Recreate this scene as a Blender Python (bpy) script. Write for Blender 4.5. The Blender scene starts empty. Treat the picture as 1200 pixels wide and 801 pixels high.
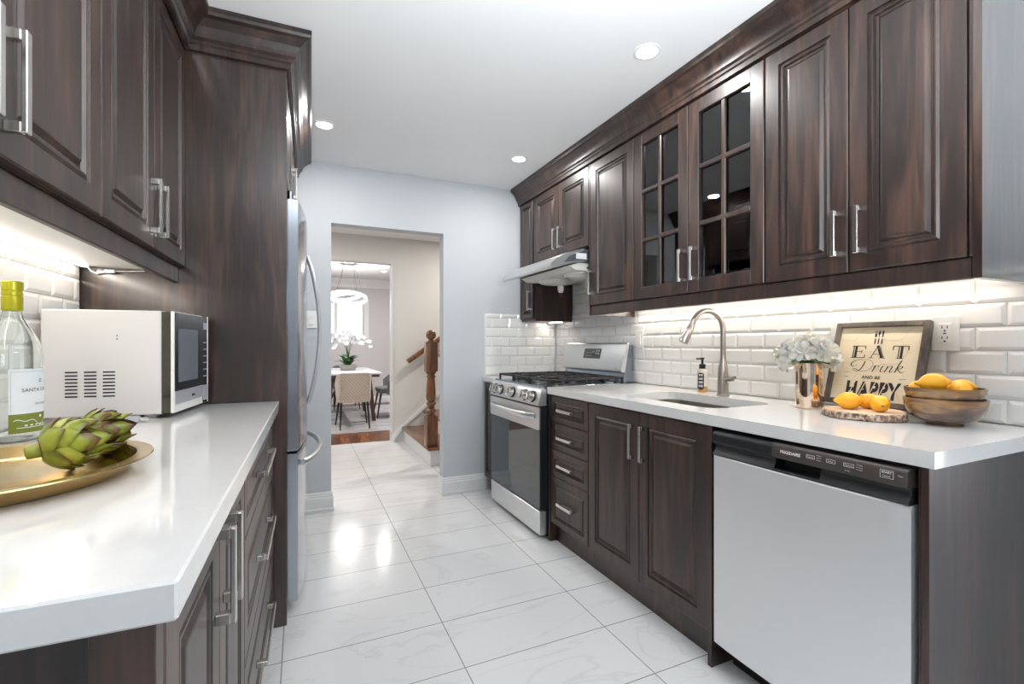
import bpy, bmesh, math, random
from mathutils import Vector, Matrix
PI = math.pi
scene = bpy.context.scene
COL = scene.collection
random.seed(7)

# ---------------------------------------------------------------- camera
YAW = math.atan(248 / 552.0)
cam_d = bpy.data.cameras.new('camera')
cam = bpy.data.objects.new('camera', cam_d); COL.objects.link(cam)
cam_d.sensor_width = 36.0
cam_d.lens = 552.0 / 1200.0 * 36.0
cam_d.shift_y = 2.5 / 1200.0
cam_d.clip_start = 0.02
cam.location = (0, 0, 1.17)
cam.rotation_euler = (PI / 2, 0, -YAW)
scene.camera = cam

# ---------------------------------------------------------------- world, exposure
SKY, GROUND_FILL = 2.4, 7.0
w = bpy.data.worlds.new('world'); scene.world = w; w.use_nodes = True
wt = w.node_tree; bg = wt.nodes['Background']
bg.inputs[1].default_value = 1.0
# overcast sky above, an added brighter lower half that lifts the ceiling
wtc = wt.nodes.new('ShaderNodeTexCoord'); wsp = wt.nodes.new('ShaderNodeSeparateXYZ'); wmr = wt.nodes.new('ShaderNodeMapRange')
wmx = wt.nodes.new('ShaderNodeMix'); wmx.data_type = 'RGBA'
wmr.inputs['From Min'].default_value = -0.12; wmr.inputs['From Max'].default_value = 0.05
wmx.inputs['A'].default_value = (GROUND_FILL * 0.93, GROUND_FILL * 0.96, GROUND_FILL * 1.0, 1)
wmx.inputs['B'].default_value = (SKY * 0.86, SKY * 0.93, SKY * 1.0, 1)
wt.links.new(wtc.outputs['Generated'], wsp.inputs[0]); wt.links.new(wsp.outputs['Z'], wmr.inputs['Value'])
wt.links.new(wmr.outputs[0], wmx.inputs['Factor']); wt.links.new(wmx.outputs['Result'], bg.inputs[0])
scene.view_settings.view_transform = 'Standard'
scene.view_settings.look = 'None'
scene.view_settings.gamma = 1.0
scene.view_settings.use_curve_mapping = False
scene.view_settings.exposure = -0.50
CEIL_FILL_W = 98.0
LAMP_W = 10.0          # one recessed ceiling lamp
STRIP_W = 3.5          # one under-cabinet strip (per metre)

def area_light(name, loc, rot, size, size_y, power, color, parent=None, shape='RECTANGLE', spread=PI):
    d = bpy.data.lights.new(name, 'AREA'); d.shape = shape; d.size = size; d.size_y = size_y
    d.energy = power; d.color = color; d.spread = spread
    o = bpy.data.objects.new(name, d); COL.objects.link(o)
    o.location = loc; o.rotation_euler = rot
    if parent: o.parent = parent
    return o

# daylight comes in through the wide patio window of the breakfast corner, right behind the camera: a portal for the sky light
pl = area_light('window_portal', (4.33, -1.2, 1.2), (0, PI / 2, 0), 2.1, 2.5, 1, (1, 1, 1))
pl.data.cycles.is_portal = True

# added upward light that lifts the ceiling, standing in for a bounced flash
area_light('ceiling_fill', (0.60, -0.05, 1.60), (PI - math.radians(22), 0, 0), 0.5, 0.5, CEIL_FILL_W, (0.90, 0.96, 1.0))

# ---------------------------------------------------------------- frames
def frame(px, py, deg):
    p = Matrix.Translation((px, py, 0))
    return p @ Matrix.Rotation(math.radians(deg), 4, 'Z') @ p.inverted()
F0 = Matrix.Identity(4)
FL = frame(0.0, 2.19, -1.1)     # left run of cabinets, a little out of square
FR = frame(1.352, 1.6, 0.5)     # right run

# ---------------------------------------------------------------- mesh builder
class MB:
    def __init__(self): self.bm = bmesh.new()
    def v(self, co): return self.bm.verts.new(co)
    def f(self, vs):
        try: return self.bm.faces.new(vs)
        except ValueError: return None
    def box(self, x0, y0, z0, x1, y1, z1, bev=0.0, seg=1, mat=None):
        if x0 > x1: x0, x1 = x1, x0
        if y0 > y1: y0, y1 = y1, y0
        if z0 > z1: z0, z1 = z1, z0
        c = [(x0,y0,z0),(x1,y0,z0),(x1,y1,z0),(x0,y1,z0),(x0,y0,z1),(x1,y0,z1),(x1,y1,z1),(x0,y1,z1)]
        if mat is not None: c = [mat @ Vector(p) for p in c]
        vs = [self.v(p) for p in c]
        fs = [self.f([vs[i] for i in q]) for q in ((3,2,1,0),(4,5,6,7),(0,1,5,4),(1,2,6,5),(2,3,7,6),(3,0,4,7))]
        if bev > 0:
            es = list({e for f in fs for e in f.edges})
            bmesh.ops.bevel(self.bm, geom=es, offset=bev, segments=seg, profile=0.5, affect='EDGES', clamp_overlap=True)
        return self
    def prism(self, poly, axis, a, b, bev=0.0):
        """poly: 2D points. axis 'x': (y,z); 'y': (x,z); 'z': (x,y)"""
        def P(p, t):
            return {'x': (t, p[0], p[1]), 'y': (p[0], t, p[1]), 'z': (p[0], p[1], t)}[axis]
        A = [self.v(P(p, a)) for p in poly]; B = [self.v(P(p, b)) for p in poly]
        n = len(poly)
        fs = [self.f(A[::-1]), self.f(B)]
        for i in range(n): fs.append(self.f([A[i], A[(i+1) % n], B[(i+1) % n], B[i]]))
        if bev > 0:
            es = list({e for f in fs if f for e in f.edges})
            bmesh.ops.bevel(self.bm, geom=es, offset=bev, segments=1, profile=0.5, affect='EDGES', clamp_overlap=True)
        return self
    def loops(self, rings, cap0=True, cap1=True, close=True):
        R = [[self.v(p) for p in r] for r in rings]
        n = len(R[0]); m = n if close else n - 1
        for a, b in zip(R[:-1], R[1:]):
            for i in range(m): self.f([a[i], a[(i+1) % n], b[(i+1) % n], b[i]])
        if cap0 and n > 2: self.f(R[0][::-1])
        if cap1 and n > 2: self.f(R[-1])
        return self
    def lathe(self, prof, c=(0, 0, 0), seg=24, mat=None, cap0=True, cap1=True):
        rings = []
        for r, z in prof:
            ring = []
            for k in range(seg):
                a = 2 * PI * k / seg
                p = Vector((r * math.cos(a), r * math.sin(a), z))
                if mat is not None: p = mat @ p
                ring.append(p + Vector(c))
            rings.append(ring)
        return self.loops(rings, cap0, cap1)
    def tube(self, pts, r, seg=10, caps=True, flat=None):
        pts = [Vector(p) for p in pts]; n = len(pts)
        rs = r if isinstance(r, (list, tuple)) else [r] * n
        t0 = (pts[1] - pts[0]).normalized()
        up = Vector((0, 0, 1)) if abs(t0.z) < 0.9 else Vector((1, 0, 0))
        x = t0.cross(up).normalized()
        rings = []
        for i in range(n):
            t = (pts[min(i+1, n-1)] - pts[max(i-1, 0)]).normalized()
            x = (x - t * x.dot(t)).normalized(); y = t.cross(x)
            fx, fy = (1, 1) if flat is None else flat
            rings.append([pts[i] + (x * math.cos(2*PI*k/seg) * fx + y * math.sin(2*PI*k/seg) * fy) * rs[i] for k in range(seg)])
        return self.loops(rings, caps, caps)
    def rectprof(self, o, u, v, n, w, h, lp, cap=True):
        """nested rectangles (inset, depth) rising from the plane at o"""
        o, u, v, n = Vector(o), Vector(u), Vector(v), Vector(n)
        rings = []
        for ins, dep in lp:
            b = o + n * dep
            rings.append([b + u*ins + v*ins, b + u*(w-ins) + v*ins, b + u*(w-ins) + v*(h-ins), b + u*ins + v*(h-ins)])
        if u.cross(v).dot(n) < 0: rings = [r[::-1] for r in rings]
        return self.loops(rings, cap0=cap, cap1=cap)
    def ball(self, c, r, seg=16, rings=10, mat=None):
        sx, sy, sz = r if isinstance(r, (tuple, list)) else (r, r, r)
        prof = [(math.sin(PI*i/rings), -math.cos(PI*i/rings)) for i in range(rings+1)]
        prof[0] = (0.001, -1); prof[-1] = (0.001, 1)
        m = Matrix.Diagonal((sx, sy, sz, 1))
        if mat is not None: m = mat @ m
        return self.lathe(prof, c, seg, m)
    def sweep(self, path, prof, side=1, cap=True):
        """mitred sweep of a closed (out, z) profile along a flat path; out = right of travel * side"""
        n = len(path); rings = []
        for i, p in enumerate(path):
            ds = []
            if i > 0: ds.append((Vector(p) - Vector(path[i-1])).normalized())
            if i < n-1: ds.append((Vector(path[i+1]) - Vector(p)).normalized())
            ns = [Vector((d.y, -d.x)) * side for d in ds]
            m = ns[0] if len(ns) == 1 else (ns[0] + ns[1]) / (1 + ns[0].dot(ns[1]))
            rings.append([Vector((p[0] + m.x*o, p[1] + m.y*o, z)) for o, z in prof])
        return self.loops(rings, cap, cap)
    def addmesh(self, me, mat):
        vs = [self.v(mat @ vv.co) for vv in me.vertices]
        for p in me.polygons: self.f([vs[i] for i in p.vertices])
        return self

def finish(mb, name, mat, off=(0, 0, 0), smooth=30):
    bm = mb.bm
    bmesh.ops.recalc_face_normals(bm, faces=bm.faces)
    if any(off): bmesh.ops.translate(bm, verts=bm.verts, vec=-Vector(off))
    me = bpy.data.meshes.new(name); bm.to_mesh(me); bm.free()
    me.materials.append(mat)
    if smooth:
        me.shade_smooth(); me.set_sharp_from_angle(angle=math.radians(smooth))
    return me

LOC = {}
def tag(o, label, cat, group=None, kind=None):
    if label: o['label'] = label
    if cat: o['category'] = cat
    if group: o['group'] = group
    if kind: o['kind'] = kind
    return o
def thing(name, label, cat, loc=(0, 0, 0), F=F0, group=None, rotz=0.0, local=False):
    o = bpy.data.objects.new(name, None); COL.objects.link(o)
    o.empty_display_size = 0.05
    o.matrix_world = F @ Matrix.Translation(loc) @ Matrix.Rotation(rotz, 4, 'Z')
    LOC[o.name] = Vector((0, 0, 0)) if local else Vector(loc)     # local: its parts are written around its own base
    return tag(o, label, cat, group)
def part(name, mb, mat, parent, label=None, smooth=30):
    off = LOC[parent.name]
    o = bpy.data.objects.new(name, finish(mb, name, mat, off, smooth)); COL.objects.link(o)
    o.parent = parent; LOC[o.name] = off
    if label: o['label'] = label
    return o
def single(name, label, cat, mb, mat, loc=(0, 0, 0), F=F0, group=None, smooth=30):
    o = bpy.data.objects.new(name, finish(mb, name, mat, loc, smooth)); COL.objects.link(o)
    o.matrix_world = F @ Matrix.Translation(loc); LOC[o.name] = Vector(loc)
    return tag(o, label, cat, group)
def struct(name, mb, mat, F=F0, label=None, smooth=30):
    o = bpy.data.objects.new(name, finish(mb, name, mat, (0, 0, 0), smooth)); COL.objects.link(o)
    o.matrix_world = F; LOC[o.name] = Vector((0, 0, 0)); o['kind'] = 'structure'
    if label: o['label'] = label
    return o
def copy_tree(o, parent=None):
    c = o.copy(); COL.objects.link(c)
    if parent: c.parent = parent
    for ch in list(o.children): copy_tree(ch, c)
    return c

def text_mesh(s, size=1.0, bold=0.0, shear=0.0, extrude=0.0, align='LEFT', sp=1.0):
    cu = bpy.data.curves.new('lettering', 'FONT'); cu.body = s; cu.size = size; cu.offset = bold
    cu.shear = shear; cu.extrude = extrude; cu.align_x = align; cu.space_character = sp
    cu.resolution_u = 3
    ob = bpy.data.objects.new('lettering', cu); COL.objects.link(ob)
    dg = bpy.context.evaluated_depsgraph_get(); dg.update()
    me = bpy.data.meshes.new_from_object(ob.evaluated_get(dg))
    bpy.data.objects.remove(ob); bpy.data.curves.remove(cu)
    return me
def basis(o, u, v):
    u, v = Vector(u).normalized(), Vector(v).normalized(); n = u.cross(v)
    return Matrix(((u.x, v.x, n.x, o[0]), (u.y, v.y, n.y, o[1]), (u.z, v.z, n.z, o[2]), (0, 0, 0, 1)))

# ---------------------------------------------------------------- materials
def mat_new(name):
    m = bpy.data.materials.new(name); m.use_nodes = True
    nt = m.node_tree; return m, nt, nt.nodes['Principled BSDF']
def N(nt, t, **kw):
    n = nt.nodes.new(t)
    for k, v in kw.items(): setattr(n, k, v)
    return n
def plain(name, col, rough=0.5, metal=0.0, coat=0.0, noise=0.0, nscale=8.0, spec=0.5, bump=0.0, bscale=200.0, emit=None, estr=0.0, trans=0.0, ior=1.45, sheen=0.0):
    m, nt, b = mat_new(name)
    b.inputs['Base Color'].default_value = (*col, 1); b.inputs['Roughness'].default_value = rough
    b.inputs['Metallic'].default_value = metal; b.inputs['Coat Weight'].default_value = coat
    b.inputs['Coat Roughness'].default_value = 0.08
    b.inputs['Specular IOR Level'].default_value = spec
    b.inputs['Transmission Weight'].default_value = trans; b.inputs['IOR'].default_value = ior
    b.inputs['Sheen Weight'].default_value = sheen
    tc = N(nt, 'ShaderNodeTexCoord')
    if noise > 0:
        nz = N(nt, 'ShaderNodeTexNoise'); nz.inputs['Scale'].default_value = nscale; nz.inputs['Detail'].default_value = 4
        nt.links.new(tc.outputs['Object'], nz.inputs['Vector'])
        hs = N(nt, 'ShaderNodeMix', data_type='RGBA')
        nt.links.new(nz.outputs['Fac'], hs.inputs['Factor'])
        hs.inputs['A'].default_value = (*[c * (1 - noise) for c in col], 1)
        hs.inputs['B'].default_value = (*[min(1, c * (1 + noise)) for c in col], 1)
        nt.links.new(hs.outputs['Result'], b.inputs['Base Color'])
    if bump > 0:
        nb = N(nt, 'ShaderNodeTexNoise'); nb.inputs['Scale'].default_value = bscale
        nt.links.new(tc.outputs['Object'], nb.inputs['Vector'])
        bp = N(nt, 'ShaderNodeBump'); bp.inputs['Strength'].default_value = bump; bp.inputs['Distance'].default_value = 0.001
        nt.links.new(nb.outputs['Fac'], bp.inputs['Height']); nt.links.new(bp.outputs['Normal'], b.inputs['Normal'])
    if emit:
        b.inputs['Emission Color'].default_value = (*emit, 1); b.inputs['Emission Strength'].default_value = estr
    return m
def wood(name, c0, c1, scale=(14, 14, 1.6), rough=0.3, coat=0.3, fine=(90, 90, 4), c2=None, coat_rough=0.30):
    m, nt, b = mat_new(name)
    tc = N(nt, 'ShaderNodeTexCoord')
    def nz(sc, det, dist=0.0):
        mp = N(nt, 'ShaderNodeMapping'); mp.inputs['Scale'].default_value = sc
        nt.links.new(tc.outputs['Object'], mp.inputs['Vector'])
        t = N(nt, 'ShaderNodeTexNoise'); t.inputs['Scale'].default_value = 1; t.inputs['Detail'].default_value = det
        t.inputs['Distortion'].default_value = dist
        nt.links.new(mp.outputs[0], t.inputs['Vector']); return t
    a = nz(scale, 5, 1.2); f = nz(fine, 3)
    mx = N(nt, 'ShaderNodeMath', operation='MULTIPLY_ADD'); mx.inputs[1].default_value = 0.35
    nt.links.new(f.outputs['Fac'], mx.inputs[0])
    m2 = N(nt, 'ShaderNodeMath', operation='MULTIPLY'); m2.inputs[1].default_value = 0.8
    nt.links.new(a.outputs['Fac'], m2.inputs[0]); nt.links.new(m2.outputs[0], mx.inputs[2])
    r = N(nt, 'ShaderNodeValToRGB'); e = r.color_ramp.elements
    e[0].position = 0.38; e[0].color = (*c0, 1); e[1].position = 0.78; e[1].color = (*c1, 1)
    if c2:
        q = r.color_ramp.elements.new(0.56); q.color = (*c2, 1)
    nt.links.new(mx.outputs[0], r.inputs['Fac']); nt.links.new(r.outputs['Color'], b.inputs['Base Color'])
    b.inputs['Roughness'].default_value = rough; b.inputs['Coat Weight'].default_value = coat
    b.inputs['Coat Roughness'].default_value = coat_rough
    return m
def steel(name, col, rough, axis=(3, 160, 3), metal=1.0):
    m, nt, b = mat_new(name)
    b.inputs['Base Color'].default_value = (*col, 1); b.inputs['Metallic'].default_value = metal
    tc = N(nt, 'ShaderNodeTexCoord'); mp = N(nt, 'ShaderNodeMapping'); mp.inputs['Scale'].default_value = axis
    nt.links.new(tc.outputs['Object'], mp.inputs['Vector'])
    t = N(nt, 'ShaderNodeTexNoise'); t.inputs['Scale'].default_value = 1; t.inputs['Detail'].default_value = 3
    nt.links.new(mp.outputs[0], t.inputs['Vector'])
    mr = N(nt, 'ShaderNodeMapRange'); mr.inputs['To Min'].default_value = rough * 0.92; mr.inputs['To Max'].default_value = rough * 1.1
    nt.links.new(t.outputs['Fac'], mr.inputs['Value']); nt.links.new(mr.outputs[0], b.inputs['Roughness'])
    return m
def pane_glass(name, tint=(1, 1, 1), ior=1.5, rough=0.0):
    m, nt, b = mat_new(name)
    nt.nodes.remove(b); out = nt.nodes['Material Output']
    tr = N(nt, 'ShaderNodeBsdfTransparent'); tr.inputs[0].default_value = (*tint, 1)
    gl = N(nt, 'ShaderNodeBsdfGlossy'); gl.inputs['Roughness'].default_value = rough
    fr = N(nt, 'ShaderNodeFresnel'); fr.inputs['IOR'].default_value = ior
    mx = N(nt, 'ShaderNodeMixShader')
    nt.links.new(fr.outputs[0], mx.inputs[0]); nt.links.new(tr.outputs[0], mx.inputs[1]); nt.links.new(gl.outputs[0], mx.inputs[2])
    nt.links.new(mx.outputs[0], out.inputs[0]); return m
def grid_floor(name, off, w, h, mortar, c_tile, c_line, rough, vein=None, offset=0.0, jitter=0.0, swap=False, grain=None):
    m, nt, b = mat_new(name)
    tc = N(nt, 'ShaderNodeTexCoord'); mp = N(nt, 'ShaderNodeMapping')
    mp.inputs['Location'].default_value = (-off[0], -off[1], 0)
    if swap:
        mp.vector_type = 'POINT'; mp.inputs['Rotation'].default_value = (0, 0, PI / 2)
    nt.links.new(tc.outputs['Object'], mp.inputs['Vector'])
    br = N(nt, 'ShaderNodeTexBrick'); br.offset = offset; br.squash = 1.0
    br.inputs['Scale'].default_value = 1.0; br.inputs['Mortar Size'].default_value = mortar
    br.inputs['Mortar Smooth'].default_value = 0.1; br.inputs['Bias'].default_value = 0.0
    br.inputs['Brick Width'].default_value = w; br.inputs['Row Height'].default_value = h
    br.inputs['Color1'].default_value = (*[c * (1 - jitter) for c in c_tile], 1)
    br.inputs['Color2'].default_value = (*[min(1, c * (1 + jitter)) for c in c_tile], 1)
    br.inputs['Mortar'].default_value = (*c_line, 1)
    nt.links.new(mp.outputs[0], br.inputs['Vector'])
    src = br.outputs['Color']
    if vein:
        nz = N(nt, 'ShaderNodeTexNoise'); nz.inputs['Scale'].default_value = 1.3; nz.inputs['Detail'].default_value = 6; nz.inputs['Distortion'].default_value = 1.6
        mp2 = N(nt, 'ShaderNodeMapping'); mp2.inputs['Scale'].default_value = (0.8, 2.2, 1); mp2.inputs['Rotation'].default_value = (0, 0, 0.35)
        nt.links.new(tc.outputs['Object'], mp2.inputs['Vector']); nt.links.new(mp2.outputs[0], nz.inputs['Vector'])
        rp = N(nt, 'ShaderNodeValToRGB'); e = rp.color_ramp.elements
        e[0].position = 0.485; e[0].color = (1, 1, 1, 1); e[1].position = 0.515; e[1].color = (1, 1, 1, 1)
        q = rp.color_ramp.elements.new(0.5); q.color = (*vein, 1)
        nt.links.new(nz.outputs['Fac'], rp.inputs['Fac'])
        ml = N(nt, 'ShaderNodeMix', data_type='RGBA', blend_type='MULTIPLY'); ml.inputs['Factor'].default_value = 0.8
        nt.links.new(src, ml.inputs['A']); nt.links.new(rp.outputs['Color'], ml.inputs['B']); src = ml.outputs['Result']
    if grain:
        nz = N(nt, 'ShaderNodeTexNoise'); nz.inputs['Scale'].default_value = 1; nz.inputs['Detail'].default_value = 4
        mp2 = N(nt, 'ShaderNodeMapping'); mp2.inputs['Scale'].default_value = grain
        nt.links.new(tc.outputs['Object'], mp2.inputs['Vector']); nt.links.new(mp2.outputs[0], nz.inputs['Vector'])
        mr = N(nt, 'ShaderNodeMapRange'); mr.inputs['To Min'].default_value = 0.55; mr.inputs['To Max'].default_value = 1.4
        nt.links.new(nz.outputs['Fac'], mr.inputs['Value'])
        ml = N(nt, 'ShaderNodeMix', data_type='RGBA', blend_type='MULTIPLY'); ml.inputs['Factor'].default_value = 1
        nt.links.new(src, ml.inputs['A']); nt.links.new(mr.outputs[0], ml.inputs['B']); src = ml.outputs['Result']
    nt.links.new(src, b.inputs['Base Color']); b.inputs['Roughness'].default_value = rough
    return m
def ramp_noise(name, stops, scale, rough=0.5, metal=0.0, mapscale=(1, 1, 1), detail=4, coat=0.0, dist=0.0, wave=False):
    m, nt, b = mat_new(name)
    tc = N(nt, 'ShaderNodeTexCoord'); mp = N(nt, 'ShaderNodeMapping'); mp.inputs['Scale'].default_value = mapscale
    nt.links.new(tc.outputs['Object'], mp.inputs['Vector'])
    t = N(nt, 'ShaderNodeTexNoise'); t.inputs['Scale'].default_value = scale; t.inputs['Detail'].default_value = detail; t.inputs['Distortion'].default_value = dist
    nt.links.new(mp.outputs[0], t.inputs['Vector'])
    r = N(nt, 'ShaderNodeValToRGB'); els = r.color_ramp.elements
    els[0].position, els[0].color = stops[0][0], (*stops[0][1], 1)
    els[1].position, els[1].color = stops[-1][0], (*stops[-1][1], 1)
    for p, c in stops[1:-1]:
        q = els.new(p); q.color = (*c, 1)
    nt.links.new(t.outputs['Fac'], r.inputs['Fac']); nt.links.new(r.outputs['Color'], b.inputs['Base Color'])
    b.inputs['Roughness'].default_value = rough; b.inputs['Metallic'].default_value = metal; b.inputs['Coat Weight'].default_value = coat
    return m

M = {}
M['wood'] = wood('espresso_wood', (0.009, 0.0052, 0.0042), (0.080, 0.040, 0.028), c2=(0.026, 0.0130, 0.0098), rough=0.42, coat=0.38)
M['wood_gloss'] = wood('espresso_wood_gloss', (0.009, 0.0052, 0.0042), (0.080, 0.040, 0.028), c2=(0.026, 0.0130, 0.0098), rough=0.30, coat=1.0, coat_rough=0.17)
M['melamine'] = plain('white_melamine', (0.78, 0.78, 0.76), 0.45)
M['quartz'] = plain('white_quartz', (0.80, 0.795, 0.785), 0.09, noise=0.03, nscale=60, coat=0.3)
M['tile'] = plain('white_bevel_tile', (0.83, 0.825, 0.81), 0.12, coat=0.3)
M['grout'] = plain('grout', (0.80, 0.79, 0.77), 0.8)
M['wall'] = plain('wall_paint_grey', (0.585, 0.612, 0.64), 0.7, bump=0.05)
M['light_block'] = plain('light_block_grey', (0.33, 0.34, 0.36), 0.7)  # dark tone to cut bounce from the added wall behind the camera
M['wall_warm'] = plain('wall_paint_cream', (0.74, 0.715, 0.68), 0.7, bump=0.05)
M['wall_mauve'] = plain('wall_paint_dining', (0.62, 0.60, 0.605), 0.7)
M['ceiling'] = plain('ceiling_paint', (0.90, 0.90, 0.90), 0.85)
M['trim'] = plain('trim_white', (0.82, 0.83, 0.84), 0.35)
M['floor'] = grid_floor('marble_floor_tile', (-0.062, 1.62 - 0.304*8, 0), 0.606, 0.3045, 0.0022, (0.80, 0.80, 0.80), (0.30, 0.30, 0.30), 0.16, vein=(0.88, 0.88, 0.885), jitter=0.015)
M['plank'] = grid_floor('oak_floor', (0, 0), 0.9, 0.11, 0.001, (0.22, 0.075, 0.028), (0.08, 0.025, 0.01), 0.25, offset=0.4, jitter=0.5, grain=(30, 2, 1), swap=True)
M['steel'] = plain('brushed_steel', (0.74, 0.745, 0.75), 0.30, 0.85)
M['steel_v'] = steel('brushed_steel_sheet', (0.88, 0.885, 0.89), 0.42, (2, 300, 6), 0.58)
M['steel_dark'] = steel('dark_steel', (0.30, 0.34, 0.40), 0.22, (2, 200, 2))
M['fridge'] = steel('fridge_steel', (0.46, 0.49, 0.53), 0.17, (2, 2, 160))
M['sink_steel'] = plain('sink_steel', (0.42, 0.40, 0.38), 0.28, 1.0)
M['nickel'] = steel('satin_nickel', (0.68, 0.66, 0.63), 0.24, (40, 40, 40))
M['faucet'] = steel('brushed_nickel', (0.44, 0.40, 0.36), 0.28, (60, 60, 60))
M['chrome'] = plain('chrome', (0.85, 0.86, 0.88), 0.06, 1.0)
M['black'] = plain('black_plastic', (0.012, 0.013, 0.015), 0.35)
M['black_gloss'] = plain('black_glass', (0.010, 0.013, 0.016), 0.03, spec=0.8, coat=0.6)
M['oven_glass'] = plain('oven_glass', (0.020, 0.030, 0.036), 0.03, spec=0.6, coat=0.35)
M['iron'] = plain('cast_iron', (0.02, 0.02, 0.022), 0.45, bump=0.3)
M['glass'] = pane_glass('cabinet_glass', (0.93, 0.96, 0.97), 2.0)
M['win_glass'] = pane_glass('window_glass', (1, 1, 1), 1.45)
M['clear'] = plain('bottle_glass', (0.97, 1.0, 0.98), 0.0, trans=1.0, ior=1.48)
M['white_metal'] = plain('microwave_enamel', (0.68, 0.66, 0.645), 0.32, coat=0.2)
M['white_plastic'] = plain('white_plastic', (0.84, 0.84, 0.82), 0.35)
M['ink'] = plain('black_ink', (0.02, 0.02, 0.022), 0.7)
M['grey_ink'] = plain('grey_ink', (0.45, 0.46, 0.48), 0.6)
M['lamp'] = plain('lamp_diffuser', (1, 1, 1), 0.5, emit=(1.0, 0.97, 0.93), estr=14.0)
M['strip'] = plain('led_strip', (1, 1, 1), 0.5, emit=(1.0, 0.92, 0.82), estr=9.0)
M['ring_glow'] = plain('led_ring', (1, 1, 1), 0.5, emit=(1.0, 0.97, 0.92), estr=1.7)

# ================================================================ the room
CEIL = 2.44
def slab(name, x0, y0, z0, x1, y1, z1, m, F=F0, bev=0):
    mb = MB(); mb.box(x0, y0, z0, x1, y1, z1, bev); return struct(name, mb, m, F, smooth=0)
slab('floor', -1.6, -2.7, -0.1, 4.2, 5.83, 0.0, M['floor'])
slab('floor_dining', -1.6, 5.83, -0.1, 4.2, 9.9, 0.0, M['plank'])
slab('ceiling', -1.6, -2.7, CEIL, 4.2, 9.9, CEIL + 0.1, M['ceiling'])
slab('wall_left', -0.90, -2.7, 0, -0.73, 3.54, CEIL, M['wall'], FL)
slab('wall_right', 2.035, 0.33, 0, 2.16, 3.549, CEIL, M['wall'], FR)
slab('wall_corner', 2.17, 0.33, 0, 4.2, 0.45, CEIL, M['wall'])
YB = 3.55
def holed_wall(name, x0, x1, hx0, hx1, hz, y0, y1, m):
    mb = MB(); mb.prism([(x0, 0), (hx0, 0), (hx0, hz), (hx1, hz), (hx1, 0), (x1, 0), (x1, CEIL), (x0, CEIL)], 'y', y0, y1)
    return struct(name, mb, m, smooth=0)
holed_wall('wall_back', -1.6, 4.2, 0.198, 1.012, 2.025, YB, YB + 0.11, M['wall'])
holed_wall('wall_hall_back', -1.6, 4.2, -0.75, 1.005, 2.125, 5.72, 5.83, M['wall_warm'])
slab('wall_hall_left', -1.7, 3.5, 0, -1.6, 9.9, CEIL, M['wall_warm'])
slab('wall_hall_right', 4.2, 3.5, 0, 4.3, 9.9, CEIL, M['wall_warm'])
# the wall behind the camera, and the breakfast corner's wide patio window on the right
slab('wall_front', -1.6, -2.72, 0, 4.2, -2.6, CEIL, M['wall'])
slab('wall_light_block', -1.6, -1.12, 0, 0.95, -1.0, CEIL, M['light_block'])  # added unseen wall, kept dark to cut light on the left counter edge
mb = MB()
mb.box(4.2, -2.6, 0, 4.32, -2.45, CEIL); mb.box(4.2, 0.05, 0, 4.32, 0.45, CEIL); mb.box(4.2, -2.45, 2.40, 4.32, 0.05, CEIL); mb.box(4.2, -2.45, 0, 4.32, 0.05, 0.10)
struct('wall_window', mb, M['wall'], smooth=0)
mb = MB()
for y in (-2.45, -1.23, -0.01): mb.box(4.22, y, 0.10, 4.29, y + 0.06, 2.40)
for y0, y1 in ((-2.39, -1.23), (-1.17, -0.01)):
    mb.box(4.225, y0, 0.10, 4.285, y1, 0.17); mb.box(4.225, y0, 2.33, 4.285, y1, 2.40)
struct('window_1', mb, M['trim'])
# dining room far wall with its window
YD = 9.7
WX0, WX1, WZ0, WZ1 = -0.55, 1.15, 1.35, 2.00
mb = MB()
mb.box(-1.6, YD, 0, WX0, YD + 0.14, CEIL); mb.box(WX1, YD, 0, 4.2, YD + 0.14, CEIL)
mb.box(WX0, YD, 0, WX1, YD + 0.14, WZ0); mb.box(WX0, YD, WZ1, WX1, YD + 0.14, CEIL)
struct('wall_dining_back', mb, M['wall_mauve'], smooth=0)
mb = MB()
mb.box(WX0, YD + 0.03, WZ0, WX1, YD + 0.11, WZ0 + 0.035); mb.box(WX0, YD + 0.03, WZ1 - 0.035, WX1, YD + 0.11, WZ1)
for x in (WX0, 0.60, WX1 - 0.035): mb.box(x, YD + 0.03, WZ0 + 0.035, x + 0.035 + (0.02 if x == 0.60 else 0), YD + 0.11, WZ1 - 0.035)
mb.box(WX0 - 0.07, YD - 0.02, WZ0 - 0.07, WX0, YD - 0.001, WZ1 + 0.07); mb.box(WX1, YD - 0.02, WZ0 - 0.07, WX1 + 0.09, YD - 0.001, WZ1 + 0.07)
mb.box(WX0, YD - 0.02, WZ1, WX1, YD - 0.001, WZ1 + 0.07); mb.box(WX0, YD - 0.03, WZ0 - 0.07, WX1, YD - 0.001, WZ0)
wf = struct('window_2', mb, M['trim'])
mb = MB(); mb.box(WX0 + 0.036, YD + 0.065, WZ0 + 0.036, WX1 - 0.036, YD + 0.07, WZ1 - 0.036)
part('window_pane', mb, M['win_glass'], wf)
pd = area_light('window_portal', (0.3, YD + 0.16, 1.67), (-PI / 2, 0, 0), 1.7, 0.65, 1, (1, 1, 1)); pd.data.cycles.is_portal = True

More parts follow.
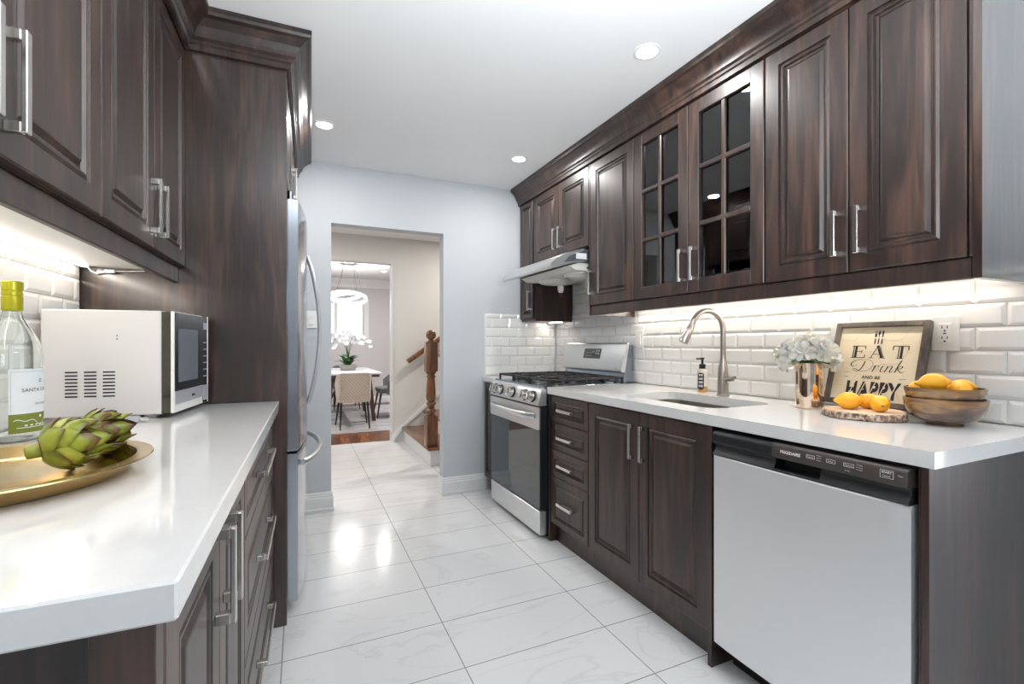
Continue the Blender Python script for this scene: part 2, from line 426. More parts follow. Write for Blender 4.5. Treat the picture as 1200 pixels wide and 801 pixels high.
# baseboards and mouldings
BB = [(0, 0.001), (0.018, 0.001), (0.018, 0.022), (0.014, 0.026), (0.014, 0.095), (0.010, 0.101), (0.010, 0.112), (0.006, 0.118), (0.006, 0.128), (0, 0.135)]
def board(name, path, side, m=M['trim'], prof=BB):
    mb = MB(); mb.sweep(path, prof, side); return struct(name, mb, m)
board('baseboard_back', [(1.36, YB), (1.012, YB), (1.012, YB + 0.11)], -1)
board('baseboard_back_left', [(0.198, YB + 0.11), (0.198, YB), (-0.045, YB)], -1)
BT = [(0, 0.001), (0.016, 0.001), (0.016, 0.10), (0, 0.13)]
board('baseboard_dining', [(4.1, YD), (-1.5, YD)], -1, prof=BT)
CRW = [(0, 2.28), (0.012, 2.28), (0.015, 2.31), (0.05, 2.36), (0.10, 2.42), (0.10, CEIL), (0, CEIL)]
board('trim_1', [(4.1, YD), (-1.5, YD)], -1, prof=CRW)                        # dining crown moulding
mb = MB(); mb.box(0.985, 5.70, 0.10, 1.005, 5.72, 2.125); mb.box(0.99, 5.72, 0.0, 1.004, 5.83, 2.125)
struct('trim_2', mb, M['trim'])                                                 # white corner of the dining opening
mb = MB(); mb.prism([(0.99, 0.0), (1.005, 0.0), (1.14, 0.171), (2.9, 1.63), (2.9, 1.70), (0.99, 0.085)], 'y', 5.70, 5.719)
struct('trim_3', mb, M['trim'])                                                 # stair skirt board on the hall wall

# ---------------------------------------------------------------- bevelled tile backsplash: real tiles, one mesh per wall
def tiles(name, o, u, n, L, H, F=F0, shift=0.0, z0=0.0):
    """o corner, u along the wall, n out of the wall"""
    u, n = Vector(u), Vector(n); mb = MB(); o = Vector(o); zz = Vector((0, 0, 1))
    a, b = o, o + u*L
    q = [a, b, b + zz*H, a + zz*H]
    r0 = [mb.v(p) for p in q]; r1 = [mb.v(p + n*0.003) for p in q]
    mb.f(r1)
    for i in range(4): mb.f([r0[i], r0[(i+1) % 4], r1[(i+1) % 4], r1[i]])
    ph, pw, g = 0.0775, 0.154, 0.0012
    row = 0; z = z0
    while z < H - 0.006:
        zt = min(z + ph, H)
        s = -((row % 2) * pw / 2) - shift
        while s < L - 0.006:
            s0, s1 = max(s, 0), min(s + pw, L)
            if s1 - s0 > 0.012:
                lp = [(g, 0.003), (g + 0.0005, 0.0055), (0.0125, 0.0095)] if min(s1 - s0, zt - max(z, 0)) > 0.028 else [(g, 0.003), (g + 0.0005, 0.0055)]
                zb = max(z, 0)
                mb.rectprof(o + u*s0 + zz*zb, u, zz, n, s1 - s0, zt - zb, lp, True)
            s += pw
        z += ph; row += 1
    return struct(name, mb, M['tile'], F, smooth=0)
tiles('trim_4', (2.0335, 0.34, 0.916), (0, 1, 0), (-1, 0, 0), 3.545 - 0.34, 0.50, FR, shift=0.092)
tiles('trim_5', (2.0335, 2.515, 1.4165), (0, 1, 0), (-1, 0, 0), 0.757, 0.34, FR, shift=0.05)
tiles('trim_6', (1.352, YB - 0.0005, 0.916), (1, 0, 0), (0, -1, 0), 0.646, 0.50, F0, shift=0.02)

# ================================================================ shared pieces
def pull(mb, p, along, out, L=0.15, wdt=0.0155, stand=0.030, th=0.008):
    """square bar pull: p = middle on the door face"""
    p, a, n = Vector(p), Vector(along), Vector(out); s = a.cross(n)
    def bx(c, ha, hn, hs):
        pts = []
        for i in (-1, 1):
            for j in (-1, 1):
                for k in (-1, 1): pts.append(c + a*ha*i + n*hn*j + s*hs*k)
        xs = [q.x for q in pts]; ys = [q.y for q in pts]; zs = [q.z for q in pts]
        mb.box(min(xs), min(ys), min(zs), max(xs), max(ys), max(zs), 0.0015)
    bx(p + n*(stand - th/2), L/2, th/2, wdt/2)
    for e in (-1, 1): bx(p + a*(e*(L/2 - 0.009)) + n*((stand - th)/2), 0.009, (stand - th)/2, wdt/2)
    return mb
DOOR = [(0, -0.019), (0, -0.003), (0.003, 0), (0.056, 0), (0.058, -0.006), (0.061, -0.006), (0.068, -0.0015), (0.072, -0.0015), (0.077, -0.010), (0.084, -0.011), (0.094, -0.002), (0.098, -0.0012)]
DRAW = [(0, -0.019), (0, -0.003), (0.003, 0), (0.036, 0), (0.038, -0.005), (0.043, -0.002), (0.047, -0.009), (0.051, -0.009), (0.058, -0.002)]
def door(parent, side, x, y0, y1, z0, z1, handle=None, hz=None, name='door', prof=DOOR, hl=0.155, slim=1.0):
    """door on the plane X = x; side +1 faces +X (left run), -1 faces -X (right run)"""
    n = Vector((side, 0, 0)); mb = MB()
    pr = [(a * slim, b) for a, b in prof]
    mb.rectprof((x, y0, z0), (0, 1, 0), (0, 0, 1), n, y1 - y0, z1 - z0, pr)
    d = part(name, mb, M['wood'], parent, smooth=0)
    if handle is not None:
        hb = MB()
        if hz is None: pull(hb, (x, (y0 + y1)/2 + handle, (z0 + z1)/2), (0, 1, 0), n, hl)
        else: pull(hb, (x, handle, hz), (0, 0, 1), n, hl)
        part('handle', hb, M['nickel'], d, 'satin nickel square bar handle')
    return d
CROWN = [(0, 2.305), (0.012, 2.305), (0.012, 2.325), (0.018, 2.331), (0.018, 2.341), (0.028, 2.349), (0.030, 2.362), (0.040, 2.384), (0.058, 2.404), (0.070, 2.410), (0.074, 2.420), (0.074, 2.4385), (0, 2.4385)]

# ================================================================ right run: base cabinets (frame FR)
XF = 1.362                     # door faces
XW = 2.0235                    # tile face
t = thing('base_cabinet', 'dark wood base cabinet of four stacked drawers beside the gas range', 'cabinet', (1.7, 2.265, 0), FR)
mb = MB(); mb.box(XF + 0.020, 2.062, 0.11, 2.02, 2.455, 0.873); part('body', mb, M['wood'], t)
mb = MB(); mb.box(XF - 0.004, 2.456, 0.001, 2.02, 2.474, 0.873, 0.001); part('side_panel', mb, M['wood'], t)
mb = MB(); mb.box(1.405, 2.060, 0.001, 1.42, 2.455, 0.109); part('toe_kick', mb, M['wood'], t)
for z0, z1 in ((0.714, 0.868), (0.558, 0.710), (0.398, 0.554), (0.118, 0.394)):
    door(t, -1, XF, 2.064, 2.453, z0, z1, 0.012, None, 'drawer', DRAW, 0.150)
t = thing('base_cabinet', 'dark wood sink base cabinet with two tall doors under the faucet', 'cabinet', (1.7, 1.66, 0), FR)
mb = MB(); mb.box(XF + 0.020, 1.276, 0.11, XF + 0.04, 2.058, 0.873); mb.box(XF + 0.04, 1.276, 0.11, 2.02, 1.292, 0.873); mb.box(XF + 0.04, 2.04, 0.11, 2.02, 2.058, 0.873); mb.box(XF + 0.04, 1.292, 0.11, 2.02, 2.04, 0.128)
part('body', mb, M['wood'], t)
mb = MB(); mb.box(XF - 0.010, 1.257, 0.001, 2.02, 1.275, 0.873, 0.001); part('side_panel', mb, M['wood'], t)
mb = MB(); mb.box(1.405, 1.276, 0.001, 1.42, 2.058, 0.109); part('toe_kick', mb, M['wood'], t)
door(t, -1, XF, 1.279, 1.665, 0.118, 0.868, 1.665 - 0.034, 0.735)
door(t, -1, XF, 1.669, 2.058, 0.118, 0.868, 1.669 + 0.034, 0.735)
# end panel right of the dishwasher
t = thing('end_panel', 'tall dark wood end panel closing the counter right of the dishwasher', 'panel', (1.7, 0.63, 0), FR)
mb = MB(); mb.box(XF + 0.0, 0.618, 0.001, 2.032, 0.634, 0.8735, 0.001); part('panel', mb, M['wood'], t)
mb = MB(); mb.box(XF + 0.001, 0.6345, 0.001, XF + 0.02, 0.640, 0.8735, 0.001); part('edge_strip', mb, M['wood'], t)
# corner base cabinet past the range
t = thing('base_cabinet', 'narrow dark base cabinet in the corner behind the gas range', 'cabinet', (1.7, 3.40, 0), FR)
mb = MB(); mb.box(XF + 0.02, 3.272, 0.11, 2.02, 3.535, 0.873); part('body', mb, M['wood'], t)
mb = MB(); mb.box(1.41, 3.272, 0.001, 1.425, 3.53, 0.109); part('toe_kick', mb, M['wood'], t)
door(t, -1, XF, 3.274, 3.528, 0.118, 0.868, 3.33, 0.735, slim=0.7)
mb = MB(); mb.box(1.350, 3.268, 0.875, 2.0235, 3.537, 0.915, 0.002)
single('countertop', 'small white quartz counter piece in the corner behind the gas range', 'countertop', mb, M['quartz'], (1.7, 3.4, 0.875), FR)

# ---------------------------------------------------------------- countertop with the sink cut-out
def rrect(x0, y0, x1, y1, r, seg=6):
    pts = []
    for cx, cy, a0 in ((x1 - r, y1 - r, 0), (x0 + r, y1 - r, 90), (x0 + r, y0 + r, 180), (x1 - r, y0 + r, 270)):
        for k in range(seg + 1):
            a = math.radians(a0 + 90 * k / seg); pts.append((cx + r*math.cos(a), cy + r*math.sin(a)))
    return pts
SX0, SY0, SX1, SY1 = 1.480, 1.365, 1.845, 1.965
mb = MB(); bm = mb.bm
CX0, CY0, CX1, CY1, CZ0, CZ1 = 1.352, 0.603, 2.0235, 2.478, 0.875, 0.915
outer = [(CX0, CY0), (CX1, CY0), (CX1, CY1), (CX0, CY1)]
hole = rrect(SX0, SY0, SX1, SY1, 0.07)
def flat_with_hole(z):
    a = [bm.verts.new((x, y, z)) for x, y in outer]; b = [bm.verts.new((x, y, z)) for x, y in hole]
    es = [bm.edges.new((a[i], a[(i+1) % 4])) for i in range(4)] + [bm.edges.new((b[i], b[(i+1) % len(b)])) for i in range(len(b))]
    bmesh.ops.triangle_fill(bm, use_beauty=True, use_dissolve=False, edges=es)
    return a, b
a1, b1 = flat_with_hole(CZ1); a0, b0 = flat_with_hole(CZ0)
for A, B in ((a0, a1), (b0, b1)):
    for i in range(len(A)): mb.f([A[i], A[(i+1) % len(A)], B[(i+1) % len(A)], B[i]])
single('countertop', 'long white quartz counter over the dishwasher, holding sink and lemons', 'countertop', mb, M['quartz'], (1.7, 1.5, 0.875), FR)
# undermount sink
t = thing('kitchen_sink', 'undermount stainless steel sink sunk in the white right counter', 'sink', (1.66, 1.665, 0.7), FR)
def ring(x0, y0, x1, y1, r, z): return [(x, y, z) for x, y in rrect(x0, y0, x1, y1, r)]
mb = MB(); e = 0.004
mb.loops([ring(SX0 - 0.02, SY0 - 0.02, SX1 + 0.02, SY1 + 0.02, 0.09, 0.8735), ring(SX0 + e, SY0 + e, SX1 - e, SY1 - e, 0.068, 0.8735),
          ring(SX0 + 0.008, SY0 + 0.008, SX1 - 0.008, SY1 - 0.008, 0.066, 0.72), ring(SX0 + 0.03, SY0 + 0.03, SX1 - 0.03, SY1 - 0.03, 0.05, 0.695),
          ring(SX0 + 0.15, SY0 + 0.25, SX1 - 0.15, SY1 - 0.25, 0.02, 0.69)], cap0=False)
part('basin', mb, M['sink_steel'], t)
mb = MB(); mb.lathe([(0.045, 0), (0.045, 0.004), (0.035, 0.006), (0.030, 0.002), (0.001, 0.002)], (1.6625, 1.665, 0.6905), 20); part('drain', mb, M['chrome'], t)

# faucet
FXc, FYc = 1.905, 1.690
t = thing('kitchen_faucet', 'tall brushed nickel gooseneck faucet behind the sink', 'faucet', (FXc, FYc, 0.915), FR)
mb = MB(); mb.lathe([(0.030, 0.9155), (0.030, 0.921), (0.0265, 0.926), (0.0255, 1.00), (0.0225, 1.05), (0.0155, 1.085), (0.0135, 1.11), (0.0132, 1.13)], (FXc, FYc, 0), 24)
part('base', mb, M['faucet'], t)
mb = MB(); pts = [(FXc, FYc, 1.12), (FXc, FYc, 1.23)]
R = 0.088
for k in range(13):
    a = PI * k / 12 * 0.93
    pts.append((FXc - R + R*math.cos(a), FYc + 0.03*k/12, 1.245 + R*math.sin(a)))
mb.tube(pts, 0.0132, 14); part('spout', mb, M['faucet'], t)
p = Vector(pts[-1]); d = (Vector(pts[-1]) - Vector(pts[-2])).normalized(); d = (d + Vector((-0.12, 0.05, 0))).normalized()
mb = MB(); mb.tube([p, p + d*0.012, p + d*0.014, p + d*0.085, p + d*0.098], [0.0142, 0.0148, 0.0158, 0.0225, 0.021], 16); part('spray_head', mb, M['faucet'], t)
mb = MB(); mb.tube([(FXc - 0.005, FYc - 0.022, 0.994), (FXc - 0.005, FYc - 0.062, 1.003)], [0.0145, 0.0125], 14)
mb.tube([(FXc - 0.004, FYc - 0.045, 1.001), (FXc - 0.003, FYc - 0.075, 1.010)], [0.009, 0.008], 12); part('lever', mb, M['faucet'], t)
# soap bottle
sx, sy = 1.945, 1.858
t = thing('soap_dispenser', 'small clear pump bottle of amber soap left of the faucet', 'soap bottle', (sx, sy, 0.9155), FR)
M['soap'] = plain('amber_soap', (0.90, 0.52, 0.22), 0.05, trans=0.6, ior=1.35, coat=0.5)
M['soapclear'] = plain('soap_bottle_body', (0.90, 0.82, 0.70), 0.06, trans=0.35, coat=0.5)
mb = MB(); mb.lathe([(0.001, 0.916), (0.024, 0.916), (0.026, 0.920), (0.026, 0.948)], (sx, sy, 0), 22); part('soap', mb, M['soap'], t)
mb = MB(); mb.lathe([(0.026, 0.9482), (0.026, 1.022), (0.022, 1.034), (0.015, 1.040)], (sx, sy, 0), 22); part('bottle_body', mb, M['soapclear'], t)
mb = MB(); mb.lathe([(0.0165, 1.0405), (0.0165, 1.062), (0.012, 1.066), (0.006, 1.066), (0.006, 1.088), (0.011, 1.090), (0.011, 1.098), (0.001, 1.099)], (sx, sy, 0), 20)
mb.box(sx - 0.042, sy - 0.005, 1.089, sx, sy + 0.005, 1.097, 0.002); part('pump', mb, M['black'], t)
def on_cylinder(mb, me, c, r, a0, z, scale=1.0):
    """wrap a flat lettering mesh around an upright cylinder, starting at angle a0, running anticlockwise seen from above"""
    vs = []
    for vv in me.vertices:
        a = a0 + vv.co.x * scale / r
        vs.append(mb.v((c[0] + r*math.cos(a), c[1] + r*math.sin(a), z + vv.co.y * scale)))
    for p_ in me.polygons: mb.f([vs[i] for i in p_.vertices])
def cyl_patch(mb, c, r, a0, a1, z0, z1, seg=16, th=0.0006, zf=None):
    o1 = []; o2 = []
    for k in range(seg + 1):
        a = a0 + (a1 - a0) * k / seg
        lo, hi = (z0, z1) if zf is None else zf(k / seg)
        o1.append(mb.v((c[0] + r*math.cos(a), c[1] + r*math.sin(a), lo))); o2.append(mb.v((c[0] + r*math.cos(a), c[1] + r*math.sin(a), hi)))
    for k in range(seg): mb.f([o1[k], o1[k+1], o2[k+1], o2[k]])
ang = math.atan2(-sy, -sx)
mb = MB()
def soap_lbl(s):
    q = abs(s - 0.5) * 2; h = 0.045 - 0.010 * (1 - math.sqrt(max(0, 1 - q*q)))
    return (0.975 - h, 0.975 + h)
cyl_patch(mb, (sx, sy), 0.0264, ang - 0.95, ang + 0.30, 0.93, 1.02, 14, zf=soap_lbl); lb = part('soap_label', mb, M['ink'], t)
mb = MB()
for k in range(4):
    cyl_patch(mb, (sx, sy), 0.0267, ang - 0.72, ang + 0.07, 0.945 + k*0.019, 0.956 + k*0.019, 8)
part('label_print', mb, M['grey_ink'], lb)

# ---------------------------------------------------------------- dishwasher
t = thing('dishwasher', 'stainless steel dishwasher with black control strip under the right counter', 'dishwasher', (1.7, 0.95, 0), FR)
DY0, DY1 = 0.651, 1.249
mb = MB(); mb.box(1.40, DY0 + 0.004, 0.10, 2.0, DY1 - 0.004, 0.868); mb.box(1.44, DY0 + 0.01, 0.002, 1.46, DY1 - 0.01, 0.10); mb.box(1.50, DY0 + 0.02, 0.002, 1.98, DY1 - 0.02, 0.10)
part('tub', mb, M['black'], t)
def bow(y0, y1, z0, z1, xb, xc, name, m, par, zprof=None, n=10):
    """gently bowed front panel: xc out at the middle"""
    m_ = MB(); rings = []
    for i in range(n + 1):
        s = i / n; y = y0 + (y1 - y0)*s; x = xb - xc * (1 - (2*s - 1)**2) if xc else xb
        if i in (0, n): x += 0.003
        rings.append([(1.395, y, z0), (x + 0.002, y, z0), (x, y, z0 + 0.003), (x, y, z1 - 0.003), (x + 0.002, y, z1), (1.395, y, z1)])
    m_.loops(rings); return part(name, m_, m, par)
bow(DY0, DY1, 0.100, 0.772, 1.352, 0.006, 'door_panel', M['steel_v'], t)
mb = MB(); CPY = 1.013      # left lip and the concave black handle band
prof = [(1.395, 0.7735), (1.350, 0.7735), (1.347, 0.778), (1.357, 0.790), (1.362, 0.803), (1.360, 0.815)]
mb.prism(prof + [(1.395, 0.815)], 'y', DY0 + 0.002, 0.872); mb.prism(prof + [(1.395, 0.815)], 'y', CPY, DY1 - 0.002)
mb.prism([(1.395, 0.7735), (1.350, 0.7735), (1.347, 0.778), (1.350, 0.781), (1.395, 0.781)], 'y', 0.872, CPY)
part('handle_lip', mb, M['black'], t)
mb = MB(); mb.prism([(1.395, 0.8155), (1.350, 0.8155), (1.343, 0.822), (1.345, 0.848), (1.353, 0.861), (1.395, 0.861)], 'y', CPY + 0.001, DY1 - 0.002, 0.0015)
part('blank_panel', mb, M['black'], t)
M['panel_brown'] = plain('control_panel', (0.055, 0.045, 0.040), 0.42)
mb = MB(); mb.prism([(1.395, 0.8155), (1.347, 0.8155), (1.341, 0.820), (1.344, 0.855), (1.350, 0.862), (1.395, 0.862)], 'y', DY0 + 0.001, CPY, 0.0015)
cp = part('control_panel', mb, M['panel_brown'], t)
mb = MB()
cpu, cpv = (0, -1, 0), Vector((0.003, 0, 0.035)).normalized()
def on_panel(s, y, z, size, bold=0.0, align='LEFT'):
    me = text_mesh(s, size, bold, align=align); x = 1.341 + (z - 0.820) * 0.0857 - 0.0006
    mb.addmesh(me, basis((x, y, z), cpu, cpv)); bpy.data.meshes.remove(me)
def frame_box(y, z, w_, h_, r=0.0008):
    x = 1.341 + (z - 0.820) * 0.0857 - 0.0004
    for a0, a1, b0, b1 in ((0, w_, 0, r), (0, w_, h_ - r, h_), (0, r, 0, h_), (w_ - r, w_, 0, h_)):
        mb.box(x - 0.0003, y - a1, z + b0, x + 0.0006, y - a0, z + b1)
on_panel('FRIGIDAIRE', 0.985, 0.836, 0.0125, 0.0004)
for y, z, w_ in ((0.903, 0.838, 0.024), (0.846, 0.838, 0.024), (0.800, 0.838, 0.026)):
    frame_box(y, z, w_, 0.010)
on_panel('Cycles', 0.901, 0.8405, 0.0065); on_panel('Temp', 0.843, 0.8405, 0.0065); on_panel('Options', 0.798, 0.8405, 0.0062)
for k in range(3):
    on_panel('Normal', 0.874, 0.8495 - k*0.0065, 0.0042); on_panel('Hi Temp', 0.768, 0.8475 - k*0.006, 0.0042)
on_panel('Air Dry', 0.797, 0.8265, 0.0046)
frame_box(0.712, 0.832, 0.030, 0.020); on_panel('START', 0.709, 0.8435, 0.0078, 0.0002); on_panel('Cancel', 0.707, 0.8355, 0.0065)
on_panel('Clean', 0.673, 0.842, 0.0050)
part('panel_lettering', mb, M['white_plastic'], cp, smooth=0)

# ---------------------------------------------------------------- gas range
RY0, RY1 = 2.486, 3.254
t = thing('gas_range', 'stainless steel gas range with black grates and a glass oven door', 'range', (1.7, 2.87, 0), FR)
mb = MB(); mb.box(1.352, RY0, 0.02, 2.015, RY1, 0.895, 0.002)
for y in (RY0 + 0.04, RY1 - 0.08):
    for x in (1.40, 1.92): mb.box(x, y, 0.001, x + 0.04, y + 0.04, 0.02)
part('body', mb, M['black'], t)
mb = MB(); mb.box(1.305, RY0 + 0.002, 0.030, 1.351, RY1 - 0.002, 0.172, 0.004); part('storage_drawer', mb, M['steel'], t)
mb = MB(); mb.box(1.312, RY0 + 0.003, 0.180, 1.351, RY1 - 0.003, 0.792, 0.003); od = part('oven_door', mb, M['black'], t)
mb = MB(); mb.box(1.307, RY0 + 0.004, 0.182, 1.3118, RY1 - 0.004, 0.655, 0.001); part('door_glass', mb, M['oven_glass'], od)
mb = MB(); mb.box(1.302, RY0 + 0.003, 0.656, 1.3118, RY1 - 0.003, 0.790, 0.002); part('top_rail', mb, M['steel'], od)
mb = MB(); pts = []
for k in range(13):
    s = k / 12; pts.append((1.268 - 0.022*(1 - (2*s - 1)**2) + 0.030*(abs(2*s - 1)**8), RY0 + 0.05 + (RY1 - RY0 - 0.10)*s, 0.738))
mb.tube(pts, 0.014, 10, flat=(0.75, 1.25)); part('door_handle', mb, M['steel'], od)
mb = MB(); mb.prism([(1.300, 0.800), (1.296, 0.806), (1.318, 0.898), (1.336, 0.906), (1.40, 0.906), (1.40, 0.800)], 'y', RY0 + 0.002, RY1 - 0.002, 0.002)
cpan = part('control_panel', mb, M['steel'], t)
kn = Vector((-0.092, 0, 0.022)).normalized()
for y in (2.575, 2.675, 2.87, 3.065, 3.165):
    mb = MB(); c = Vector((1.3066, y, 0.850)); rot = kn.to_track_quat('Z', 'Y').to_matrix().to_4x4()
    mb.lathe([(0.036, 0.0), (0.036, 0.006), (0.033, 0.009)], c, 22, rot); part('knob_ring', mb, M['black'], t)
    kb = LOC; mb = MB(); mb.lathe([(0.031, 0.0095), (0.029, 0.034), (0.026, 0.038), (0.001, 0.039)], c, 22, rot)
    mb.box(-0.007, -0.027, 0.0385, 0.007, 0.027, 0.048, 0.003, mat=Matrix.Translation(c) @ rot)
    part('knob', mb, M['nickel'], t)
mb = MB(); mb.box(1.335, RY0 + 0.002, 0.8955, 1.955, RY1 - 0.002, 0.916, 0.004); part('cooktop', mb, M['steel_dark'], t)
for x in (1.50, 1.78):
    for y in (2.63, 3.11):
        mb = MB(); mb.lathe([(0.055, 0.9165), (0.052, 0.925), (0.040, 0.927), (0.040, 0.934), (0.036, 0.937), (0.001, 0.938)], (x, y, 0), 22); part('burner', mb, M['iron'], t)
mb = MB(); mb.lathe([(0.05, 0.9165), (0.047, 0.926), (0.036, 0.928), (0.036, 0.934), (0.001, 0.936)], (1.64, 2.87, 0), 22); part('burner', mb, M['iron'], t)
def grate(y0, y1):
    mb = MB(); zt, zb, r = 0.957, 0.943, 0.0065
    x0, x1 = 1.365, 1.93
    for y in (y0, y1 - 0.013): mb.box(x0, y, zb, x1, y + 0.013, zt, 0.003)
    for x in (x0, (x0 + x1)/2 - r, x1 - 0.013): mb.box(x, y0, zb, x + 0.013, y1, zt, 0.003)
    ym = (y0 + y1)/2
    for xc in (1.50, 1.78):
        mb.box(xc - 0.12, ym - r, zb + 0.002, xc - 0.03, ym + r, zt + 0.003, 0.003); mb.box(xc + 0.03, ym - r, zb + 0.002, xc + 0.12, ym + r, zt + 0.003, 0.003)
        mb.box(xc - r, y0, zb + 0.002, xc + r, ym - 0.03, zt + 0.003, 0.003); mb.box(xc - r, ym + 0.03, zb + 0.002, xc + r, y1, zt + 0.003, 0.003)
    for x in (x0, x1 - 0.013, (x0 + x1)/2 - r):
        for y in (y0, y1 - 0.013): mb.box(x, y, 0.9165, x + 0.013, y + 0.013, zb, 0.002)
    part('grate', mb, M['iron'], t)
for k in range(3): grate(RY0 + 0.012 + k*0.250, RY0 + 0.252 + k*0.250)
mb = MB(); mb.prism([(1.925, 0.917), (1.935, 0.965), (1.970, 1.165), (2.012, 1.165), (2.012, 0.917)], 'y', RY0 + 0.015, RY1 - 0.015, 0.002); bgd = part('backguard', mb, M['steel_dark'], t)
mb = MB(); mb.prism([(1.912, 0.985), (1.906, 0.992), (1.950, 1.168), (1.960, 1.180), (1.972, 1.180), (1.972, 1.166), (1.938, 0.985)], 'y', RY0 + 0.006, RY1 - 0.006, 0.002)
bf = part('backguard_face', mb, M['steel'], t)
fu, fv = Vector((0, -1, 0)), Vector((0.044, 0, 0.176)).normalized()
fn = fu.cross(fv)
def on_face(y, z): return Vector((1.906 + (z - 0.992) * 0.25, y, z))
mb = MB(); o_ = on_face(2.965, 1.068) + fn*0.0015
B_ = basis(o_, fu, fv); mb.box(0, 0, -0.0012, 0.21, 0.072, 0.0005, 0.001, mat=B_); ds = part('display', mb, M['black_gloss'], bf)
mb = MB(); 
for r_ in range(2):
    for c_ in range(5): mb.box(0.040 + c_*0.014, 0.014 + r_*0.026, 0.0007, 0.048 + c_*0.014, 0.020 + r_*0.026, 0.0012, mat=B_)
mb.box(0.108, 0.042, 0.0007, 0.128, 0.054, 0.0012, mat=B_)
for r_ in range(2):
    for c_ in range(2): mb.box(0.150 + c_*0.026, 0.032 + r_*0.018, 0.0007, 0.166 + c_*0.026, 0.043 + r_*0.018, 0.0012, mat=B_)
part('display_print', mb, M['grey_ink'], ds, smooth=0)
mb = MB(); mb.lathe([(0.007, 0), (0.007, 0.001), (0.001, 0.001)], on_face(2.555, 1.010) + fn*0.0003, 14, basis((0, 0, 0), fu, fv)); part('badge', mb, M['grey_ink'], bf)

# ================================================================ right run: wall cabinets (frame FR)
UX = 1.670
UB = XW - 0.0015
def wall_cab(label, y0, y1, z0, z1, x0=UX + 0.0205, F=FR, name='wall_cabinet'):
    t = thing(name, label, 'cabinet', (1.85, (y0 + y1)/2, z0), F)
    mb = MB(); mb.box(x0, y0, z0, UB, y1, z1); part('body', mb, M['wood'], t); return t
ZD0, ZD1 = 1.412, 2.298
t = wall_cab('large dark wall cabinet of two solid doors at the near end above the lemons', 0.668, 1.286, ZD0 - 0.004, 2.31)
door(t, -1, UX, 0.670, 0.974, ZD0, ZD1, 0.974 - 0.034, 1.545)
door(t, -1, UX, 0.978, 1.284, ZD0, ZD1, 0.978 + 0.034, 1.545)
t = thing('end_panel', 'pale reflecting end panel on the near side of the right wall cabinets', 'panel', (1.85, 0.65, 1.35), FR)
mb = MB(); mb.box(UX - 0.002, 0.636, 1.350, UB, 0.656, 2.305, 0.001); part('panel', mb, M['wood_gloss'], t)
mb = MB(); mb.box(UX + 0.004, 0.657, 1.412, UX + 0.02, 0.666, 2.298, 0.001); part('filler_strip', mb, M['wood'], t)
# glass cabinet
G0, G1 = 1.288, 2.078
t = thing('wall_cabinet', 'dark wall cabinet with two glazed six-pane doors above the faucet', 'cabinet', (1.85, 1.68, ZD0), FR)
mb = MB(); x0 = UX + 0.0205
mb.box(x0, G0, ZD0 - 0.004, UB, G0 + 0.016, 2.31); mb.box(x0, G1 - 0.004, ZD0 - 0.004, UB, G1, 2.31)
mb.box(x0, G0 + 0.016, ZD0 - 0.004, UB, G1 - 0.004, ZD0 + 0.012); mb.box(x0, G0 + 0.016, 2.294, UB, G1 - 0.004, 2.31)
mb.box(UB - 0.008, G0 + 0.016, ZD0 + 0.012, UB, G1 - 0.004, 2.294); part('body', mb, M['wood'], t)
mb = MB(); mb.box(x0 + 0.001, G1 - 0.018, ZD0 + 0.013, UB - 0.009, G1 - 0.0045, 2.293)
lin = part('inner_side', mb, M['melamine'], t, 'white side lining with rows of shelf pin holes')
mb = MB()
for x in (x0 + 0.06, UB - 0.07):
    for k in range(22): mb.box(x, G1 - 0.0186, 1.50 + k*0.032, x + 0.006, G1 - 0.0181, 1.506 + k*0.032)
part('pin_holes', mb, M['grey_ink'], lin, smooth=0)
for z in (1.71, 2.0):
    mb = MB(); mb.box(x0 + 0.02, G0 + 0.017, z, UB - 0.009, G1 - 0.019, z + 0.016, 0.001); part('shelf', mb, M['wood'], t)
def glass_door(y0, y1, hy, hinge):
    W, H = y1 - y0, ZD1 - ZD0; st, mu = 0.062, 0.022
    mb = MB(); xa, xb = UX, UX + 0.019
    mb.box(xa, y0, ZD0, xb, y0 + st, ZD1, 0.0025); mb.box(xa, y1 - st, ZD0, xb, y1, ZD1, 0.0025)
    mb.box(xa + 0.0003, y0 + st - 0.003, ZD0, xb, y1 - st + 0.003, ZD0 + st, 0.0025); mb.box(xa + 0.0003, y0 + st - 0.003, ZD1 - st, xb, y1 - st + 0.003, ZD1, 0.0025)
    d = part('door', mb, M['wood'], t)
    ih = (H - 2*st - 2*mu) / 3
    mb = MB(); ym = (y0 + y1)/2
    mb.box(xa + 0.001, ym - mu/2, ZD0 + st, xb - 0.004, ym + mu/2, ZD1 - st, 0.004)
    for k in (1, 2):
        z = ZD0 + st + k*ih + (k - 1)*mu; mb.box(xa + 0.0013, y0 + st, z, xb - 0.004, y1 - st, z + mu, 0.004)
    part('muntins', mb, M['wood'], d)
    mb = MB(); mb.box(xb - 0.0035, y0 + st - 0.004, ZD0 + st - 0.004, xb - 0.0005, y1 - st + 0.004, ZD1 - st + 0.004)
    part('glass', mb, M['glass'], d)
    hb = MB(); pull(hb, (UX, hy, 1.545), (0, 0, 1), (-1, 0, 0), 0.155); part('handle', hb, M['nickel'], d, 'satin nickel square bar handle')
    for z in (1.50, 2.20):
        mb = MB(); s = 1 if hinge < (y0 + y1)/2 else -1
        mb.box(xb + 0.002, hinge, z, xb + 0.014, hinge + s*0.05, z + 0.02, 0.002); mb.box(xb + 0.014, hinge, z + 0.003, xb + 0.05, hinge + s*0.016, z + 0.017, 0.002); part('hinge', mb, M['chrome'], d)
glass_door(G0 + 0.002, 1.684, 1.684 - 0.034, G0 + 0.018)
glass_door(1.688, G1 - 0.002, 1.688 + 0.034, G1 - 0.020)
